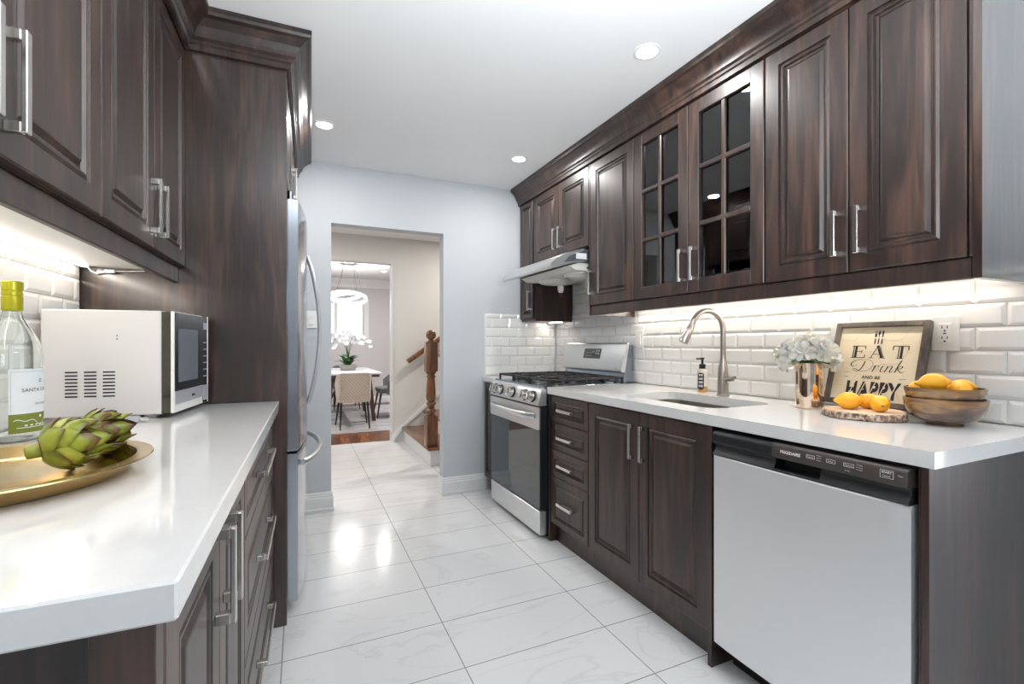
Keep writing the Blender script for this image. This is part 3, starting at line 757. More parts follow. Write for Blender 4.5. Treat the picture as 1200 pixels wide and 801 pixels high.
# single-door cabinet
t = wall_cab('tall single-door dark wall cabinet right beside the range hood', 2.081, 2.508, ZD0 - 0.004, 2.31)
door(t, -1, UX, 2.083, 2.496, ZD0, ZD1, 2.496 - 0.020, 1.555)
mb = MB(); mb.box(UX, 2.498, 1.350, UB, 2.510, 2.31, 0.001); part('side_panel', mb, M['wood'], t)
# over the hood
t = wall_cab('short dark wall cabinet with two doors directly over the range hood', 2.514, 3.272, 1.795, 2.31)
door(t, -1, UX, 2.516, 2.892, 1.800, ZD1, 2.892 - 0.034, 1.915, hl=0.15)
door(t, -1, UX, 2.896, 3.270, 1.800, ZD1, 2.896 + 0.034, 1.915, hl=0.15)
# corner cabinet
t = wall_cab('narrow dark wall cabinet in the far corner left of the range hood', 3.276, 3.515, 1.350, 2.31)
door(t, -1, UX, 3.292, 3.512, 1.372, ZD1, 3.33, 1.515, slim=0.62)
# crown and light rail
t = thing('crown_moulding', 'dark stepped crown moulding along the top of the right wall cabinets', 'moulding', (1.85, 2.0, 2.305), FR)
mb = MB(); mb.sweep([(2.02, 0.634), (UX + 0.0, 0.634), (UX + 0.0, 3.527)], [(o_*1.06, z_) for o_, z_ in CROWN], -1); part('moulding', mb, M['wood'], t, smooth=18)
mb = MB(); mb.box(UX + 0.003, 0.667, 2.3005, UX + 0.0195, 3.515, 2.32); part('frieze_strip', mb, M['wood'], t)
mb = MB(); mb.box(UX + 0.004, 0.658, 1.350, UX + 0.022, 2.497, 1.4075, 0.003)
single('light_rail', 'dark valance strip under the right wall cabinets hiding their light', 'moulding', mb, M['wood'], (UX + 0.01, 1.6, 1.35), FR)
mb = MB(); mb.box(UX + 0.026, 0.668, 1.3945, UB, 2.496, 1.4072)
single('cabinet_underside', 'pale board under the right wall cabinets that carries the light strip', 'panel', mb, M['melamine'], (1.85, 1.6, 1.39), FR)

def led_strip(label, x, y0, y1, z, F, side, power):
    t = thing('light_strip', label, 'light', (x, (y0 + y1)/2, z), F)
    mb = MB(); mb.box(x - 0.008, y0, z - 0.006, x + 0.008, y1, z, 0.001); part('diffuser', mb, M['strip'], t)
    a = area_light('strip_light', (0, 0, -0.008), (0, side * math.radians(-38), 0), 0.012, y1 - y0 - 0.01, power * (y1 - y0), (1.0, 0.90, 0.79), t)
    return t
led_strip('slim glowing light strip under the right wall cabinets at the tile', 1.985, 0.70, 2.46, 1.394, FR, -1, STRIP_W * 1.6)
led_strip('short warm light strip under the corner cabinet beside the range hood', 1.94, 3.30, 3.50, 1.3495, FR, -1, STRIP_W)

# ---------------------------------------------------------------- range hood
HY0, HY1 = 2.535, 3.270
M['hood'] = steel('hood_steel', (0.66, 0.66, 0.65), 0.33, (200, 3, 3))
M['cream_plastic'] = plain('hood_grille_plastic', (0.70, 0.68, 0.63), 0.4)
t = thing('range_hood', 'slim curved stainless range hood jutting out above the gas range', 'range hood', (1.75, 2.9, 1.64), FR)
prof = [(1.420, 1.638), (1.408, 1.650), (1.414, 1.671), (1.455, 1.708), (1.53, 1.745), (1.60, 1.766), (1.655, 1.777), (2.0, 1.776), (2.0, 1.700), (1.62, 1.690), (1.52, 1.668), (1.45, 1.645)]
mb = MB(); mb.prism(prof, 'y', HY0 + 0.004, HY1, 0.002); part('shell', mb, M['hood'], t)
M['hood_side'] = plain('hood_side_grey', (0.10, 0.115, 0.135), 0.35, 0.2)
mb = MB(); mb.prism([(1.500, 1.680), (1.545, 1.722), (1.61, 1.750), (1.66, 1.764), (1.98, 1.764), (1.98, 1.708), (1.62, 1.700)], 'y', HY0 + 0.001, HY0 + 0.0038); sp_ = part('side_panel', mb, M['hood_side'], t)
mb = MB(); mb.box(1.590, HY0 - 0.0005, 1.708, 1.668, HY0 + 0.0008, 1.745); part('sticker', mb, M['white_plastic'], sp_, 'white paper sticker')
mb = MB(); mb.prism([(1.55, 1.666), (1.60, 1.640), (1.93, 1.640), (1.97, 1.690), (1.62, 1.6885)], 'y', HY0 + 0.02, HY1 - 0.02, 0.002); un = part('underside_tray', mb, M['cream_plastic'], t)
for y in (2.72, 3.08):
    mb = MB(); c = (1.765, y, 0)
    mb.lathe([(0.135, 1.6395), (0.130, 1.630), (0.10, 1.622), (0.03, 1.612), (0.001, 1.610)], c, 24)
    for r_ in (0.06, 0.09, 0.12):
        mb.lathe([(r_ + 0.005, 1.628 - (0.135 - r_)*0.10), (r_, 1.621 - (0.135 - r_)*0.10), (r_ - 0.005, 1.628 - (0.135 - r_)*0.10)], c, 24, cap0=False, cap1=False)
    part('fan_grille', mb, M['cream_plastic'], un)
    mb = MB(); mb.lathe([(0.022, 1.612), (0.024, 1.585), (0.018, 1.560), (0.010, 1.556), (0.001, 1.556)], (1.80, y, 0), 16); part('oil_cup', mb, M['cream_plastic'], un)
mb = MB()
for k in range(7): mb.box(1.68 + k*0.04, HY0 + 0.016, 1.655, 1.70 + k*0.04, HY0 + 0.0195, 1.662)
part('vent_slots', mb, M['black'], un, smooth=0)
mb = MB(); mb.ball((1.4175, 3.235, 1.653), (0.004, 0.008, 0.005), 10, 6); part('indicator', mb, M['black'], t)
mb = MB(); pts = [(1.438 + 0.0, 2.88 + 0.05*math.cos(a), 1.6805 + 0.006*math.sin(a)) for a in [2*PI*k/18 for k in range(19)]]; mb.tube(pts, 0.0012, 6); part('badge', mb, M['chrome'], t)

# ================================================================ left run (frame FL)
LX = -0.100                    # base door faces
LW = -0.7165                   # tile face
LZ = 0.935                     # counter top
tiles('trim_7', (-0.7285, 0.10, LZ + 0.001), (0, 1, 0), (1, 0, 0), 2.065, 0.515, FL, shift=0.06)
t = thing('base_cabinet', 'dark base cabinet with two doors at the near end of the left counter', 'cabinet', (-0.4, 0.93, 0), FL)
mb = MB(); mb.box(-0.715, 0.78, 0.11, LX - 0.020, 1.246, 0.892); part('body', mb, M['wood'], t)
mb = MB(); mb.box(LX - 0.055, 0.575, 0.001, LX - 0.001, 0.600, 0.892, 0.001); part('end_post', mb, M['wood'], t)
mb = MB(); mb.box(LX - 0.075, 0.605, 0.001, LX - 0.06, 1.246, 0.109); part('toe_kick', mb, M['wood'], t)
door(t, 1, LX, 0.604, 0.922, 0.118, 0.888, 0.922 - 0.036, 0.795)
door(t, 1, LX, 0.926, 1.246, 0.118, 0.888, 0.926 + 0.036, 0.795)
t = thing('base_cabinet', 'dark three-drawer base cabinet of the left counter next to the fridge panel', 'cabinet', (-0.4, 1.7, 0), FL)
mb = MB(); mb.box(-0.715, 1.249, 0.11, LX - 0.020, 2.164, 0.892); part('body', mb, M['wood'], t)
mb = MB(); mb.box(LX - 0.075, 1.249, 0.001, LX - 0.06, 2.164, 0.109); part('toe_kick', mb, M['wood'], t)
for z0, z1 in ((0.716, 0.888), (0.420, 0.712), (0.118, 0.416)):
    door(t, 1, LX, 1.251, 2.162, z0, z1, -0.04, None, 'drawer', DRAW if z1 - z0 < 0.2 else DOOR, 0.34)
mb = MB(); mb.box(-0.7165, 0.562, LZ - 0.041, -0.080, 2.1685, LZ, 0.003)
single('countertop', 'white quartz counter in the left foreground under bottle, tray and microwave', 'countertop', mb, M['quartz'], (-0.4, 1.4, LZ - 0.041), FL)
# tall panel and fridge enclosure
t = thing('tall_panel', 'full-height dark wood panel between left counter and fridge', 'panel', (-0.4, 2.18, 0), FL)
mb = MB(); mb.box(-0.728, 2.170, 0.001, -0.051, 2.190, 2.32, 0.001); part('panel', mb, M['wood_gloss'], t)
t = thing('wall_cabinet', 'dark cabinet box above the fridge behind the tall panel', 'cabinet', (-0.4, 2.86, 1.86), FL)
mb = MB(); mb.box(-0.728, 2.192, 1.875, -0.074, 3.53, 2.32); part('body', mb, M['wood'], t)
door(t, 1, -0.053, 2.194, 2.66, 1.88, 2.298, 2.66 - 0.036, 1.98); door(t, 1, -0.053, 2.664, 3.13, 1.88, 2.298, 2.664 + 0.036, 1.98)
mb = MB(); mb.box(-0.728, 3.14, 0.001, -0.12, 3.52, 1.8745); part('tall_side', mb, M['wood'], t)
mb = MB(); mb.box(-0.073, 3.134, 1.88, -0.053, 3.53, 2.298, 0.002); part('filler_panel', mb, M['wood'], t)
# wall cabinets
LU = -0.405
def left_cab(label, y0, ym, y1, h0, h1):
    t = thing('wall_cabinet', label, 'cabinet', (-0.56, ym, 1.465), FL)
    mb = MB(); mb.box(-0.728 + 0.013, y0, 1.4625, LU - 0.0205, y1, 2.32); part('body', mb, M['wood'], t)
    door(t, 1, LU, y0 + 0.002, ym - 0.002, 1.466, 2.298, ym - 0.036, 1.590, hl=0.165)
    door(t, 1, LU, ym + 0.002, y1 - 0.002, 1.466, 2.298, ym + 0.036, 1.590, hl=0.165)
left_cab('dark two-door wall cabinet at the left edge above the bottle', 0.56, 0.968, 1.377, 0, 0)
left_cab('dark two-door wall cabinet above the microwave, against the tall panel', 1.379, 1.778, 2.168, 0, 0)
mb = MB(); mb.box(LU - 0.040, 0.562, 1.405, LU - 0.022, 2.168, 1.4615, 0.003)
single('light_rail', 'dark valance strip under the left wall cabinets', 'moulding', mb, M['wood'], (LU - 0.03, 1.4, 1.405), FL)
mb = MB(); mb.box(-0.7155, 0.562, 1.4495, LU - 0.044, 2.1685, 1.4622)
single('cabinet_underside', 'pale board under the left wall cabinets lit by the strip', 'panel', mb, M['melamine'], (-0.56, 1.4, 1.45), FL)
led_strip('bright light strip along the left tiles above the bottle', -0.695, 0.58, 2.13, 1.449, FL, 1, STRIP_W * 0.85)
t = thing('wire_connector', 'small white wire connector at the end of the left light strip', 'connector', (-0.66, 2.15, 1.43), FL)
mb = MB(); mb.box(-0.645, 2.140, 1.428, -0.615, 2.152, 1.440, 0.002); part('plug_body', mb, M['white_plastic'], t)
mb = MB(); mb.tube([(-0.690, 2.135, 1.446), (-0.685, 2.15, 1.432), (-0.67, 2.155, 1.426), (-0.655, 2.15, 1.430), (-0.643, 2.146, 1.434)], 0.003, 8)
mb.tube([(-0.616, 2.146, 1.435), (-0.58, 2.150, 1.437), (-0.53, 2.155, 1.442)], 0.0018, 6); part('wire', mb, M['white_plastic'], t)
t = thing('crown_moulding', 'dark stepped crown moulding wrapping the left cabinets and tall fridge panel', 'moulding', (-0.3, 2.0, 2.305), FL)
mb = MB(); mb.sweep([(LU, 0.56), (LU, 2.1685), (-0.0505, 2.1685), (-0.0505, 3.53)], [(o_*1.28, z_) for o_, z_ in CROWN], 1); part('moulding', mb, M['wood'], t, smooth=18)

# ---------------------------------------------------------------- refrigerator
t = thing('refrigerator', 'stainless french-door refrigerator with bowed handles beyond the tall panel', 'refrigerator', (-0.35, 2.67, 0), FL)
FY0, FY1 = 2.225, 3.115
mb = MB(); mb.box(-0.70, FY0 + 0.008, 0.03, -0.072, FY1 - 0.008, 1.775, 0.003)
for x in (-0.66, -0.14):
    for y in (FY0 + 0.05, FY1 - 0.09): mb.box(x, y, 0.001, x + 0.04, y + 0.04, 0.03)
part('body', mb, M['steel_dark'], t)
def fdoor(y0, y1, z0, z1, name):
    m_ = MB(); rings = []; n = 12
    for i in range(n + 1):
        y = y0 + (y1 - y0)*i/n; s = (y - FY0)/(FY1 - FY0); x = -0.006 + 0.028*(1 - (2*s - 1)**2)
        if i in (0, n): x -= 0.004
        rings.append([(-0.068, y, z0), (x - 0.004, y, z0), (x, y, z0 + 0.006), (x, y, z1 - 0.008), (x - 0.006, y, z1), (-0.068, y, z1)])
    m_.loops(rings); return part(name, m_, M['fridge'], t)
ymid = (FY0 + FY1)/2
d1 = fdoor(FY0, ymid - 0.003, 0.712, 1.790, 'door'); d2 = fdoor(ymid + 0.003, FY1, 0.712, 1.790, 'door')
d3 = fdoor(FY0, FY1, 0.068, 0.700, 'freezer_drawer')
for d_, y in ((d1, ymid - 0.045), (d2, ymid + 0.045)):
    mb = MB(); pts = []
    for k in range(17):
        s = k/16; pts.append((0.024 + 0.058*math.sin(PI*s)**0.8, y, 0.86 + 0.76*s))
    mb.tube(pts, 0.012, 10, flat=(1.0, 0.75)); part('handle', mb, M['steel'], d_)
mb = MB(); pts = []
for k in range(17):
    s = k/16; pts.append((0.010 + 0.075*math.sin(PI*s)**0.7, FY0 + 0.06 + (FY1 - FY0 - 0.12)*s, 0.648))
mb.tube(pts, 0.013, 10, flat=(0.9, 1.1)); part('handle', mb, M['steel'], d3)
for y in (FY0 + 0.02, FY1 - 0.06):
    mb = MB(); mb.box(-0.10, y, 1.776, -0.030, y + 0.04, 1.792, 0.002); mb.lathe([(0.014, 1.792), (0.014, 1.83), (0.010, 1.835)], (-0.042, y + 0.02, 0), 14); part('hinge_cover', mb, M['steel_dark'], t)

# ---------------------------------------------------------------- microwave
MWZ = 0.949
t = thing('microwave_oven', 'white microwave with black glass door on the left counter', 'microwave', (-0.365, 1.800, LZ), F0, rotz=math.radians(-7), local=True)
D_, W_, H_ = 0.340, 0.335, 0.326      # built with its front edge on X = 0, going back to -D_
z0 = MWZ - LZ; z1 = z0 + H_
mb = MB(); mb.box(-D_, 0, z0, -0.035, W_, z1, 0.004)
for x in (-D_ + 0.03, -0.09):
    for y in (0.03, W_ - 0.05): mb.box(x, y, 0.0005, x + 0.025, y + 0.025, z0)
bdy = part('body', mb, M['white_metal'], t)
M['mw_bezel'] = plain('microwave_bezel', (0.10, 0.095, 0.08), 0.08, 0.8)
mb = MB(); mb.box(-0.0348, 0.003, z0 + 0.003, -0.010, W_ - 0.002, z1 - 0.003); part('front_frame', mb, M['mw_bezel'], t)
mb = MB(); mb.box(-0.0098, 0.0, z0 + 0.002, 0.0, W_ - 0.062, z1 - 0.001, 0.002); dr = part('door', mb, M['white_plastic'], t)
mb = MB(); mb.box(0.0002, 0.004, z0 + 0.070, 0.003, W_ - 0.064, z1 - 0.004, 0.001); dg_ = part('door_glass', mb, M['black_gloss'], dr)
M['mw_window'] = plain('microwave_window', (0.14, 0.16, 0.18), 0.10, spec=0.6)
mb = MB(); mb.box(0.0031, 0.028, z0 + 0.098, 0.0036, W_ - 0.125, z1 - 0.055, 0); part('window', mb, M['mw_window'], dg_)
M['mw_silver'] = plain('microwave_silver', (0.48, 0.50, 0.54), 0.3, 0.3)
mb = MB(); mb.box(0.0002, 0.004, z0 + 0.028, 0.003, W_ - 0.064, z0 + 0.069, 0.001); tr_ = part('lower_trim', mb, M['mw_silver'], dr)
mb = MB(); mb.box(0.0031, 0.150, z0 + 0.042, 0.0038, 0.180, z0 + 0.049); part('badge', mb, M['ink'], tr_)
mb = MB(); mb.box(-0.0098, W_ - 0.060, z0 + 0.002, -0.001, W_ - 0.006, z1 - 0.001, 0.002); pc = part('control_panel', mb, M['black_gloss'], t)
mb = MB(); mb.box(-0.0009, W_ - 0.054, z1 - 0.05, -0.0003, W_ - 0.014, z1 - 0.025)
for r_ in range(6):
    for c_ in range(3): mb.box(-0.0009, W_ - 0.053 + c_*0.015, z0 + 0.100 + r_*0.025, -0.0003, W_ - 0.046 + c_*0.015, z0 + 0.104 + r_*0.025)
part('keypad', mb, M['grey_ink'], pc, smooth=0)
mb = MB(); mb.box(-0.0009, W_ - 0.056, z0 + 0.012, 0.002, W_ - 0.010, z0 + 0.068, 0.002); part('door_button', mb, M['mw_silver'], pc)
mb = MB(); mb.box(-0.0098, W_ - 0.0055, z0 + 0.002, 0.0005, W_, z1 - 0.001, 0.001); part('edge_trim', mb, M['white_plastic'], t)
mb = MB()
for c_ in range(3):
    for r_ in range(8): mb.box(-0.280 + c_*0.047, -0.0007, z0 + 0.060 + r_*0.0105, -0.249 + c_*0.047, -0.0001, z0 + 0.0645 + r_*0.0105)
for dz in (0, 0.010): mb.lathe([(0.0022, 0), (0.0001, 0.0003)], (-0.150, -0.0004, z0 + 0.237 + dz), 8, Matrix.Rotation(PI/2, 4, 'X'))
part('vent_slots', mb, M['ink'], bdy, smooth=0)
t2 = thing('power_plug', 'grey power plug and cord lying in front of the microwave', 'plug', (-0.46, 1.755, LZ + 0.0005))
mb = MB(); mb.box(-0.475, 1.742, LZ + 0.0008, -0.440, 1.768, LZ + 0.019, 0.005, 2, mat=None); mb.tube([(-0.474, 1.755, LZ + 0.010), (-0.49, 1.755, LZ + 0.009)], [0.008, 0.005], 8); part('plug_body', mb, M['mw_silver'], t2)
mb = MB()
for y in (1.748, 1.760): mb.box(-0.440, y, LZ + 0.009, -0.420, y + 0.0015, LZ + 0.014)
mb.tube([(-0.440, 1.7545, LZ + 0.006), (-0.421, 1.7545, LZ + 0.006)], 0.002, 8); part('prongs', mb, M['chrome'], t2)
mb = MB(); mb.tube([(-0.488, 1.755, LZ + 0.009), (-0.52, 1.757, LZ + 0.006), (-0.56, 1.763, LZ + 0.0055), (-0.60, 1.775, LZ + 0.0055), (-0.64, 1.785, LZ + 0.0055)], 0.0048, 8); part('cord', mb, M['mw_silver'], t2)

# ================================================================ things on the right counter
CT = 0.9155
# hydrangea vase
vx, vy = 1.850, 1.226
M['gold_mirror'] = plain('rose_gold_mirror', (0.93, 0.74, 0.58), 0.04, 1.0)
t = thing('vase', 'mirror-finish gold cylinder vase holding white flowers', 'vase', (vx, vy, CT))
mb = MB(); mb.lathe([(0.001, CT), (0.046, CT), (0.049, CT + 0.003), (0.050, CT + 0.180), (0.047, CT + 0.180), (0.046, CT + 0.01), (0.001, CT + 0.008)], (vx, vy, 0), 40); part('cylinder', mb, M['gold_mirror'], t)
M['petal'] = ramp_noise('cream_petals', [(0.3, (0.88, 0.87, 0.62)), (0.45, (0.95, 0.93, 0.84)), (0.7, (0.97, 0.95, 0.90))], 22, 0.6)
pb_ = M['petal'].node_tree.nodes['Principled BSDF']; pb_.inputs['Subsurface Weight'].default_value = 0.5; pb_.inputs['Subsurface Scale'].default_value = 0.02; pb_.inputs['Subsurface Radius'].default_value = (1, 1, 0.8)
M['leaf'] = ramp_noise('green_leaves', [(0.3, (0.05, 0.16, 0.03)), (0.7, (0.20, 0.36, 0.08))], 14, 0.45)
M['leaf_dark'] = ramp_noise('orchid_leaves', [(0.3, (0.010, 0.045, 0.012)), (0.7, (0.06, 0.15, 0.04))], 10, 0.3)
def leaf_mesh(mb, base, tip, width, bend=0.15, fold=0.12, n=7, up=(0, 0, 1)):
    b, tp, up = Vector(base), Vector(tip), Vector(up)
    d = tp - b; L = d.length; s = d.cross(up)
    if s.length < 1e-6: s = Vector((1, 0, 0))
    s.normalize(); nrm = s.cross(d).normalized(); rows = []
    for i in range(n + 1):
        q = i / n; wd = width * (math.sin(PI * min(1, q*0.92 + 0.06)) ** 0.8) * 0.5
        c = b + d*q + nrm * (bend * L * math.sin(PI*q))
        rows.append([c - s*wd + nrm*wd*fold, c, c + s*wd + nrm*wd*fold])
    R = [[mb.v(p) for p in r] for r in rows]
    for a, c in zip(R[:-1], R[1:]):
        for i in range(2): mb.f([a[i], a[i+1], c[i+1], c[i]])
def petal(mb, c, dirv, nrm, L, W_, cup=0.3):
    c, d, n_ = Vector(c), Vector(dirv).normalized(), Vector(nrm).normalized(); s = d.cross(n_).normalized()
    rows = []
    for q, ww, hh in ((0.02, 0.12, 0.0), (0.35, 0.85, 0.06), (0.7, 1.0, 0.22), (0.95, 0.62, 0.45), (1.03, 0.15, 0.52)):
        m_ = c + d*(L*q) + n_*(L*hh*cup); ww *= W_/2
        rows.append([mb.v(m_ - s*ww + n_*(ww*cup*0.5)), mb.v(m_), mb.v(m_ + s*ww + n_*(ww*cup*0.5))])
    for a, b in zip(rows[:-1], rows[1:]):
        for i in range(2): mb.f([a[i], a[i+1], b[i+1], b[i]])
t = thing('flower_bouquet', 'round bunch of cream white silk flowers filling the gold vase', 'flowers', (vx, vy, CT + 0.175))
rnd = random.Random(3)
to_cam = Vector((-vx, -vy, 0.1)).normalized(); rgt = Vector((to_cam.y, -to_cam.x, 0)).normalized()   # rgt points left/right across the view
heads = [(-0.075, 0.03, 0.200, 0.050), (-0.030, 0.055, 0.212, 0.050), (0.020, 0.02, 0.222, 0.056), (0.066, 0.03, 0.196, 0.052), (0.0, -0.05, 0.215, 0.052), (-0.055, -0.04, 0.205, 0.048), (0.055, -0.045, 0.205, 0.050), (-0.085, 0.005, 0.172, 0.042), (0.085, 0.01, 0.176, 0.040)]
for a_, b_, z, r in heads:
    c = Vector((vx, vy, CT)) + rgt*(-a_*0.80 + 0.004) + Vector((to_cam.x, to_cam.y, 0)).normalized()*b_*0.85 + Vector((0, 0, z + 0.014))
    r *= 0.92
    out = (c - Vector((vx, vy, CT + 0.13))).normalized()
    mb = MB()
    for k in range(17):      # four-petalled florets over a dome
        th = 2.39996*k; q = 1 - (k + 0.5)/17*1.25; rr = math.sqrt(max(0, 1 - q*q))
        u_ = out.orthogonal().normalized(); v_ = out.cross(u_)
        nn = (u_*math.cos(th)*rr + v_*math.sin(th)*rr + out*q).normalized()
        p_ = c + nn * r * rnd.uniform(0.62, 0.82)
        e = nn.orthogonal().normalized(); g = nn.cross(e); a0 = rnd.random()*6
        for j in range(4):
            dd = e*math.cos(a0 + j*PI/2) + g*math.sin(a0 + j*PI/2)
            petal(mb, p_, dd + nn*0.35, nn, r*0.62, r*0.62, 0.55)
    mb.ball(c, r*0.66, 12, 8); part('blossom', mb, M['petal'], t, smooth=60)
mb = MB()
for a_, b_, z in ((-0.012, 0.055, 0.178), (0.02, 0.06, 0.176), (-0.045, 0.06, 0.17), (0.05, 0.055, 0.165)):
    c = Vector((vx, vy, CT + 0.168)); e = c + rgt*(-a_*1.3) + Vector((to_cam.x, to_cam.y, 0)).normalized()*(b_ + 0.03) + Vector((0, 0, z - 0.155))
    leaf_mesh(mb, c, e, 0.05, 0.1)
part('leaves', mb, M['leaf'], t, smooth=60)
mb = MB()
for k in range(6):
    a = k*1.05; mb.tube([(vx + 0.02*math.cos(a), vy + 0.02*math.sin(a), CT + 0.012), (vx + 0.03*math.cos(a+.4), vy + 0.03*math.sin(a+.4), CT + 0.18)], 0.003, 6)
part('stems', mb, M['leaf'], t)

# wood slice board
bx, by = 1.796, 0.995
M['slice_top'] = ramp_noise('slice_top_wood', [(0.3, (0.55, 0.33, 0.19)), (0.5, (0.72, 0.50, 0.33)), (0.7, (0.80, 0.62, 0.45))], 7, 0.6, mapscale=(1, 1, 1), dist=2.5)
M['bark'] = ramp_noise('bark', [(0.35, (0.10, 0.06, 0.04)), (0.5, (0.30, 0.20, 0.14)), (0.62, (0.55, 0.45, 0.36))], 120, 0.85, mapscale=(1, 1, 0.6))
t = thing('serving_board', 'round tree-slice board with rough bark edge under two lemons', 'board', (bx, by, CT))
rnd = random.Random(5); outl = [0.120 + 0.0035*math.sin(3*a + 1) + 0.002*math.sin(7*a) + rnd.uniform(-0.0008, 0.0008) for a in [2*PI*k/64 for k in range(64)]]
def disc(z, ins): return [(bx + (r - ins)*math.cos(2*PI*k/64), by + (r - ins)*math.sin(2*PI*k/64), z) for k, r in enumerate(outl)]
mb = MB(); mb.loops([disc(CT, 0.004), disc(CT + 0.004, 0.0), disc(CT + 0.012, 0.001), disc(CT + 0.021, 0.0), disc(CT + 0.024, 0.004)]); part('bark_edge', mb, M['bark'], t)
mb = MB(); mb.loops([disc(CT + 0.0242, 0.004), disc(CT + 0.0255, 0.006)]); part('cut_face', mb, M['slice_top'], t)
BT_ = CT + 0.0255

# lemons
M['lemon'] = plain('lemon_peel', (0.93, 0.45, 0.025), 0.38, noise=0.10, nscale=20, bump=0.25, bscale=350, coat=0.1)
M['lemon_tip'] = plain('lemon_stem_scar', (0.22, 0.17, 0.04), 0.7)
prof = []
for i in range(21):
    q = -1 + 2*i/20; r = math.sqrt(max(0, 1 - abs(q)**2.15)) ; prof.append((max(0.0005, 0.0255*r), 0.030*q))
prof = [(0.0005, -0.0385), (0.0035, -0.0375), (0.006, -0.0335)] + [p for p in prof if -0.0292 < p[1] < 0.0292] + [(0.007, 0.0325), (0.0045, 0.036), (0.0005, 0.0365)]
lemon_me = None
def lemon(label, loc, axis, s=1.0, roll=0.0):
    global lemon_me, lemon_tip
    q = Vector(axis).to_track_quat('Z', 'Y').to_matrix().to_4x4()
    if lemon_me is None:
        mb = MB(); mb.lathe(prof, (0, 0, 0), 24); lemon_me = finish(mb, 'lemon', M['lemon'], smooth=60)
        mb = MB(); mb.lathe([(0.004, -0.0378), (0.003, -0.0392), (0.0005, -0.0392)], (0, 0, 0), 10); lemon_tip = finish(mb, 'stem_scar', M['lemon_tip'])
    o = bpy.data.objects.new('lemon', lemon_me); COL.objects.link(o)
    o.matrix_world = Matrix.Translation(loc) @ q @ Matrix.Scale(s, 4); LOC[o.name] = Vector((0, 0, 0))
    tag(o, label, 'lemon', 'lemons on the right counter')
    c = bpy.data.objects.new('stem_scar', lemon_tip); COL.objects.link(c); c.parent = o
    return o
lemon('left lemon of the ones lying on the tree-slice board', (1.764, 1.029, BT_ + 0.0302), (0.62, -0.78, 0.02), 1.18)
lemon('right lemon on the tree-slice board, seen nearly end-on', (1.787, 0.943, BT_ + 0.0283), (0.75, 0.60, 0.10), 1.10)
lemon('lemon half hidden behind the other two on the tree-slice board', (1.840, 1.007, BT_ + 0.0272), (0.6, -0.7, 0.0), 1.06)

# stacked bowls
ox, oy = 1.868, 0.803
M['acacia'] = ramp_noise('acacia_bowl', [(0.32, (0.05, 0.024, 0.018)), (0.48, (0.12, 0.060, 0.034)), (0.60, (0.30, 0.16, 0.06)), (0.72, (0.10, 0.055, 0.045))], 3.2, 0.22, 0.0, mapscale=(2.0, 2.0, 9), coat=0.7, dist=0.6)
def bowl(label, z, hgt, r, foot, F=F0):
    t = thing('wooden_bowl', label, 'bowl', (ox, oy, z))
    mb = MB(); P_ = []
    for i in range(13):
        q = i/12; P_.append((foot + (r - foot)*math.sin(q*PI/2)**0.85, z + 0.008 + (hgt - 0.008)*(1 - math.cos(q*PI/2))**0.9))
    inner = [(max(0.001, a - 0.006), b + 0.003*(1 - i/12)) for i, (a, b) in enumerate(P_)]
    mb.lathe([(0.001, z + 0.003), (foot - 0.006, z + 0.003), (foot - 0.005, z), (foot + 0.001, z), (foot + 0.002, z + 0.006)] + P_[1:] + inner[::-1][:-1] + [(0.001, z + 0.012)], (ox, oy, 0), 44)
    part('bowl_body', mb, M['acacia'], t, smooth=40); return t
bowl('lower of the two nested wooden bowls, standing on the right counter', CT, 0.084, 0.103, 0.046)
bowl('upper of the two nested wooden bowls, full of lemons', CT + 0.0345, 0.083, 0.100, 0.036)
LZ_ = CT + 0.0245
lemon('big lemon in front on top of the lemon bowl', (1.820, 0.810, LZ_ + 0.109), (0.50, -0.86, 0.10), 1.16)
lemon('lemon at the left rim of the bowl, furthest left', (1.848, 0.862, LZ_ + 0.084), (0.97, 0.1, 0.1), 1.05)
lemon('lemon in the bowl showing its dark stem end at the right rim', (1.854, 0.757, LZ_ + 0.087), (0.80, 0.40, 0.15), 1.08)
lemon('lemon at the back of the bowl between the big one and the right one', (1.922, 0.782, LZ_ + 0.092), (0.3, -0.9, 0.1), 1.0)
lemon('lemon low behind the left rim of the bowl', (1.914, 0.852, LZ_ + 0.084), (0.7, -0.5, 0.1), 0.92)

# framed EAT DRINK AND BE HAPPY sign, leaning on the tiles
M['frame_wood'] = wood('weathered_grey_frame', (0.035, 0.030, 0.026), (0.16, 0.13, 0.11), scale=(10, 10, 10), rough=0.5, coat=0.1)
M['sign_cream'] = plain('sign_cream', (0.80, 0.70, 0.52), 0.5)
M['hexline'] = plain('sign_hex_lines', (0.58, 0.52, 0.40), 0.6)
FWd, FHt, FTh = 0.315, 0.328, 0.026
P0 = Vector((1.912, 1.214, BT_ + 0.0008))                  # left bottom front corner
su = Vector((0, -1, 0)); sv = Vector((0.093, 0, 0.312)).normalized()
t = thing('framed_sign', 'cream dining sign in weathered grey frame leaning on the tile wall', 'sign', tuple(P0))
SB = basis(P0, su, sv)
def SBT(z=0): return SB @ Matrix.Translation((0.004, 0.011, 0))     # lettering block
mb = MB(); fw = 0.020
for a in ((0, 0, fw, FHt), (FWd - fw, 0, FWd, FHt), (fw, 0, FWd - fw, fw), (fw, FHt - fw, FWd - fw, FHt)):
    mb.box(a[0], a[1], -FTh, a[2], a[3], 0, 0.002, mat=SB)
part('frame', mb, M['frame_wood'], t)
mb = MB(); mb.box(fw, fw, -0.014, FWd - fw, FHt - fw, -0.010, mat=SB); sg = part('panel', mb, M['sign_cream'], t, smooth=0)
mb = MB(); hr = 0.052; zt = -0.0096
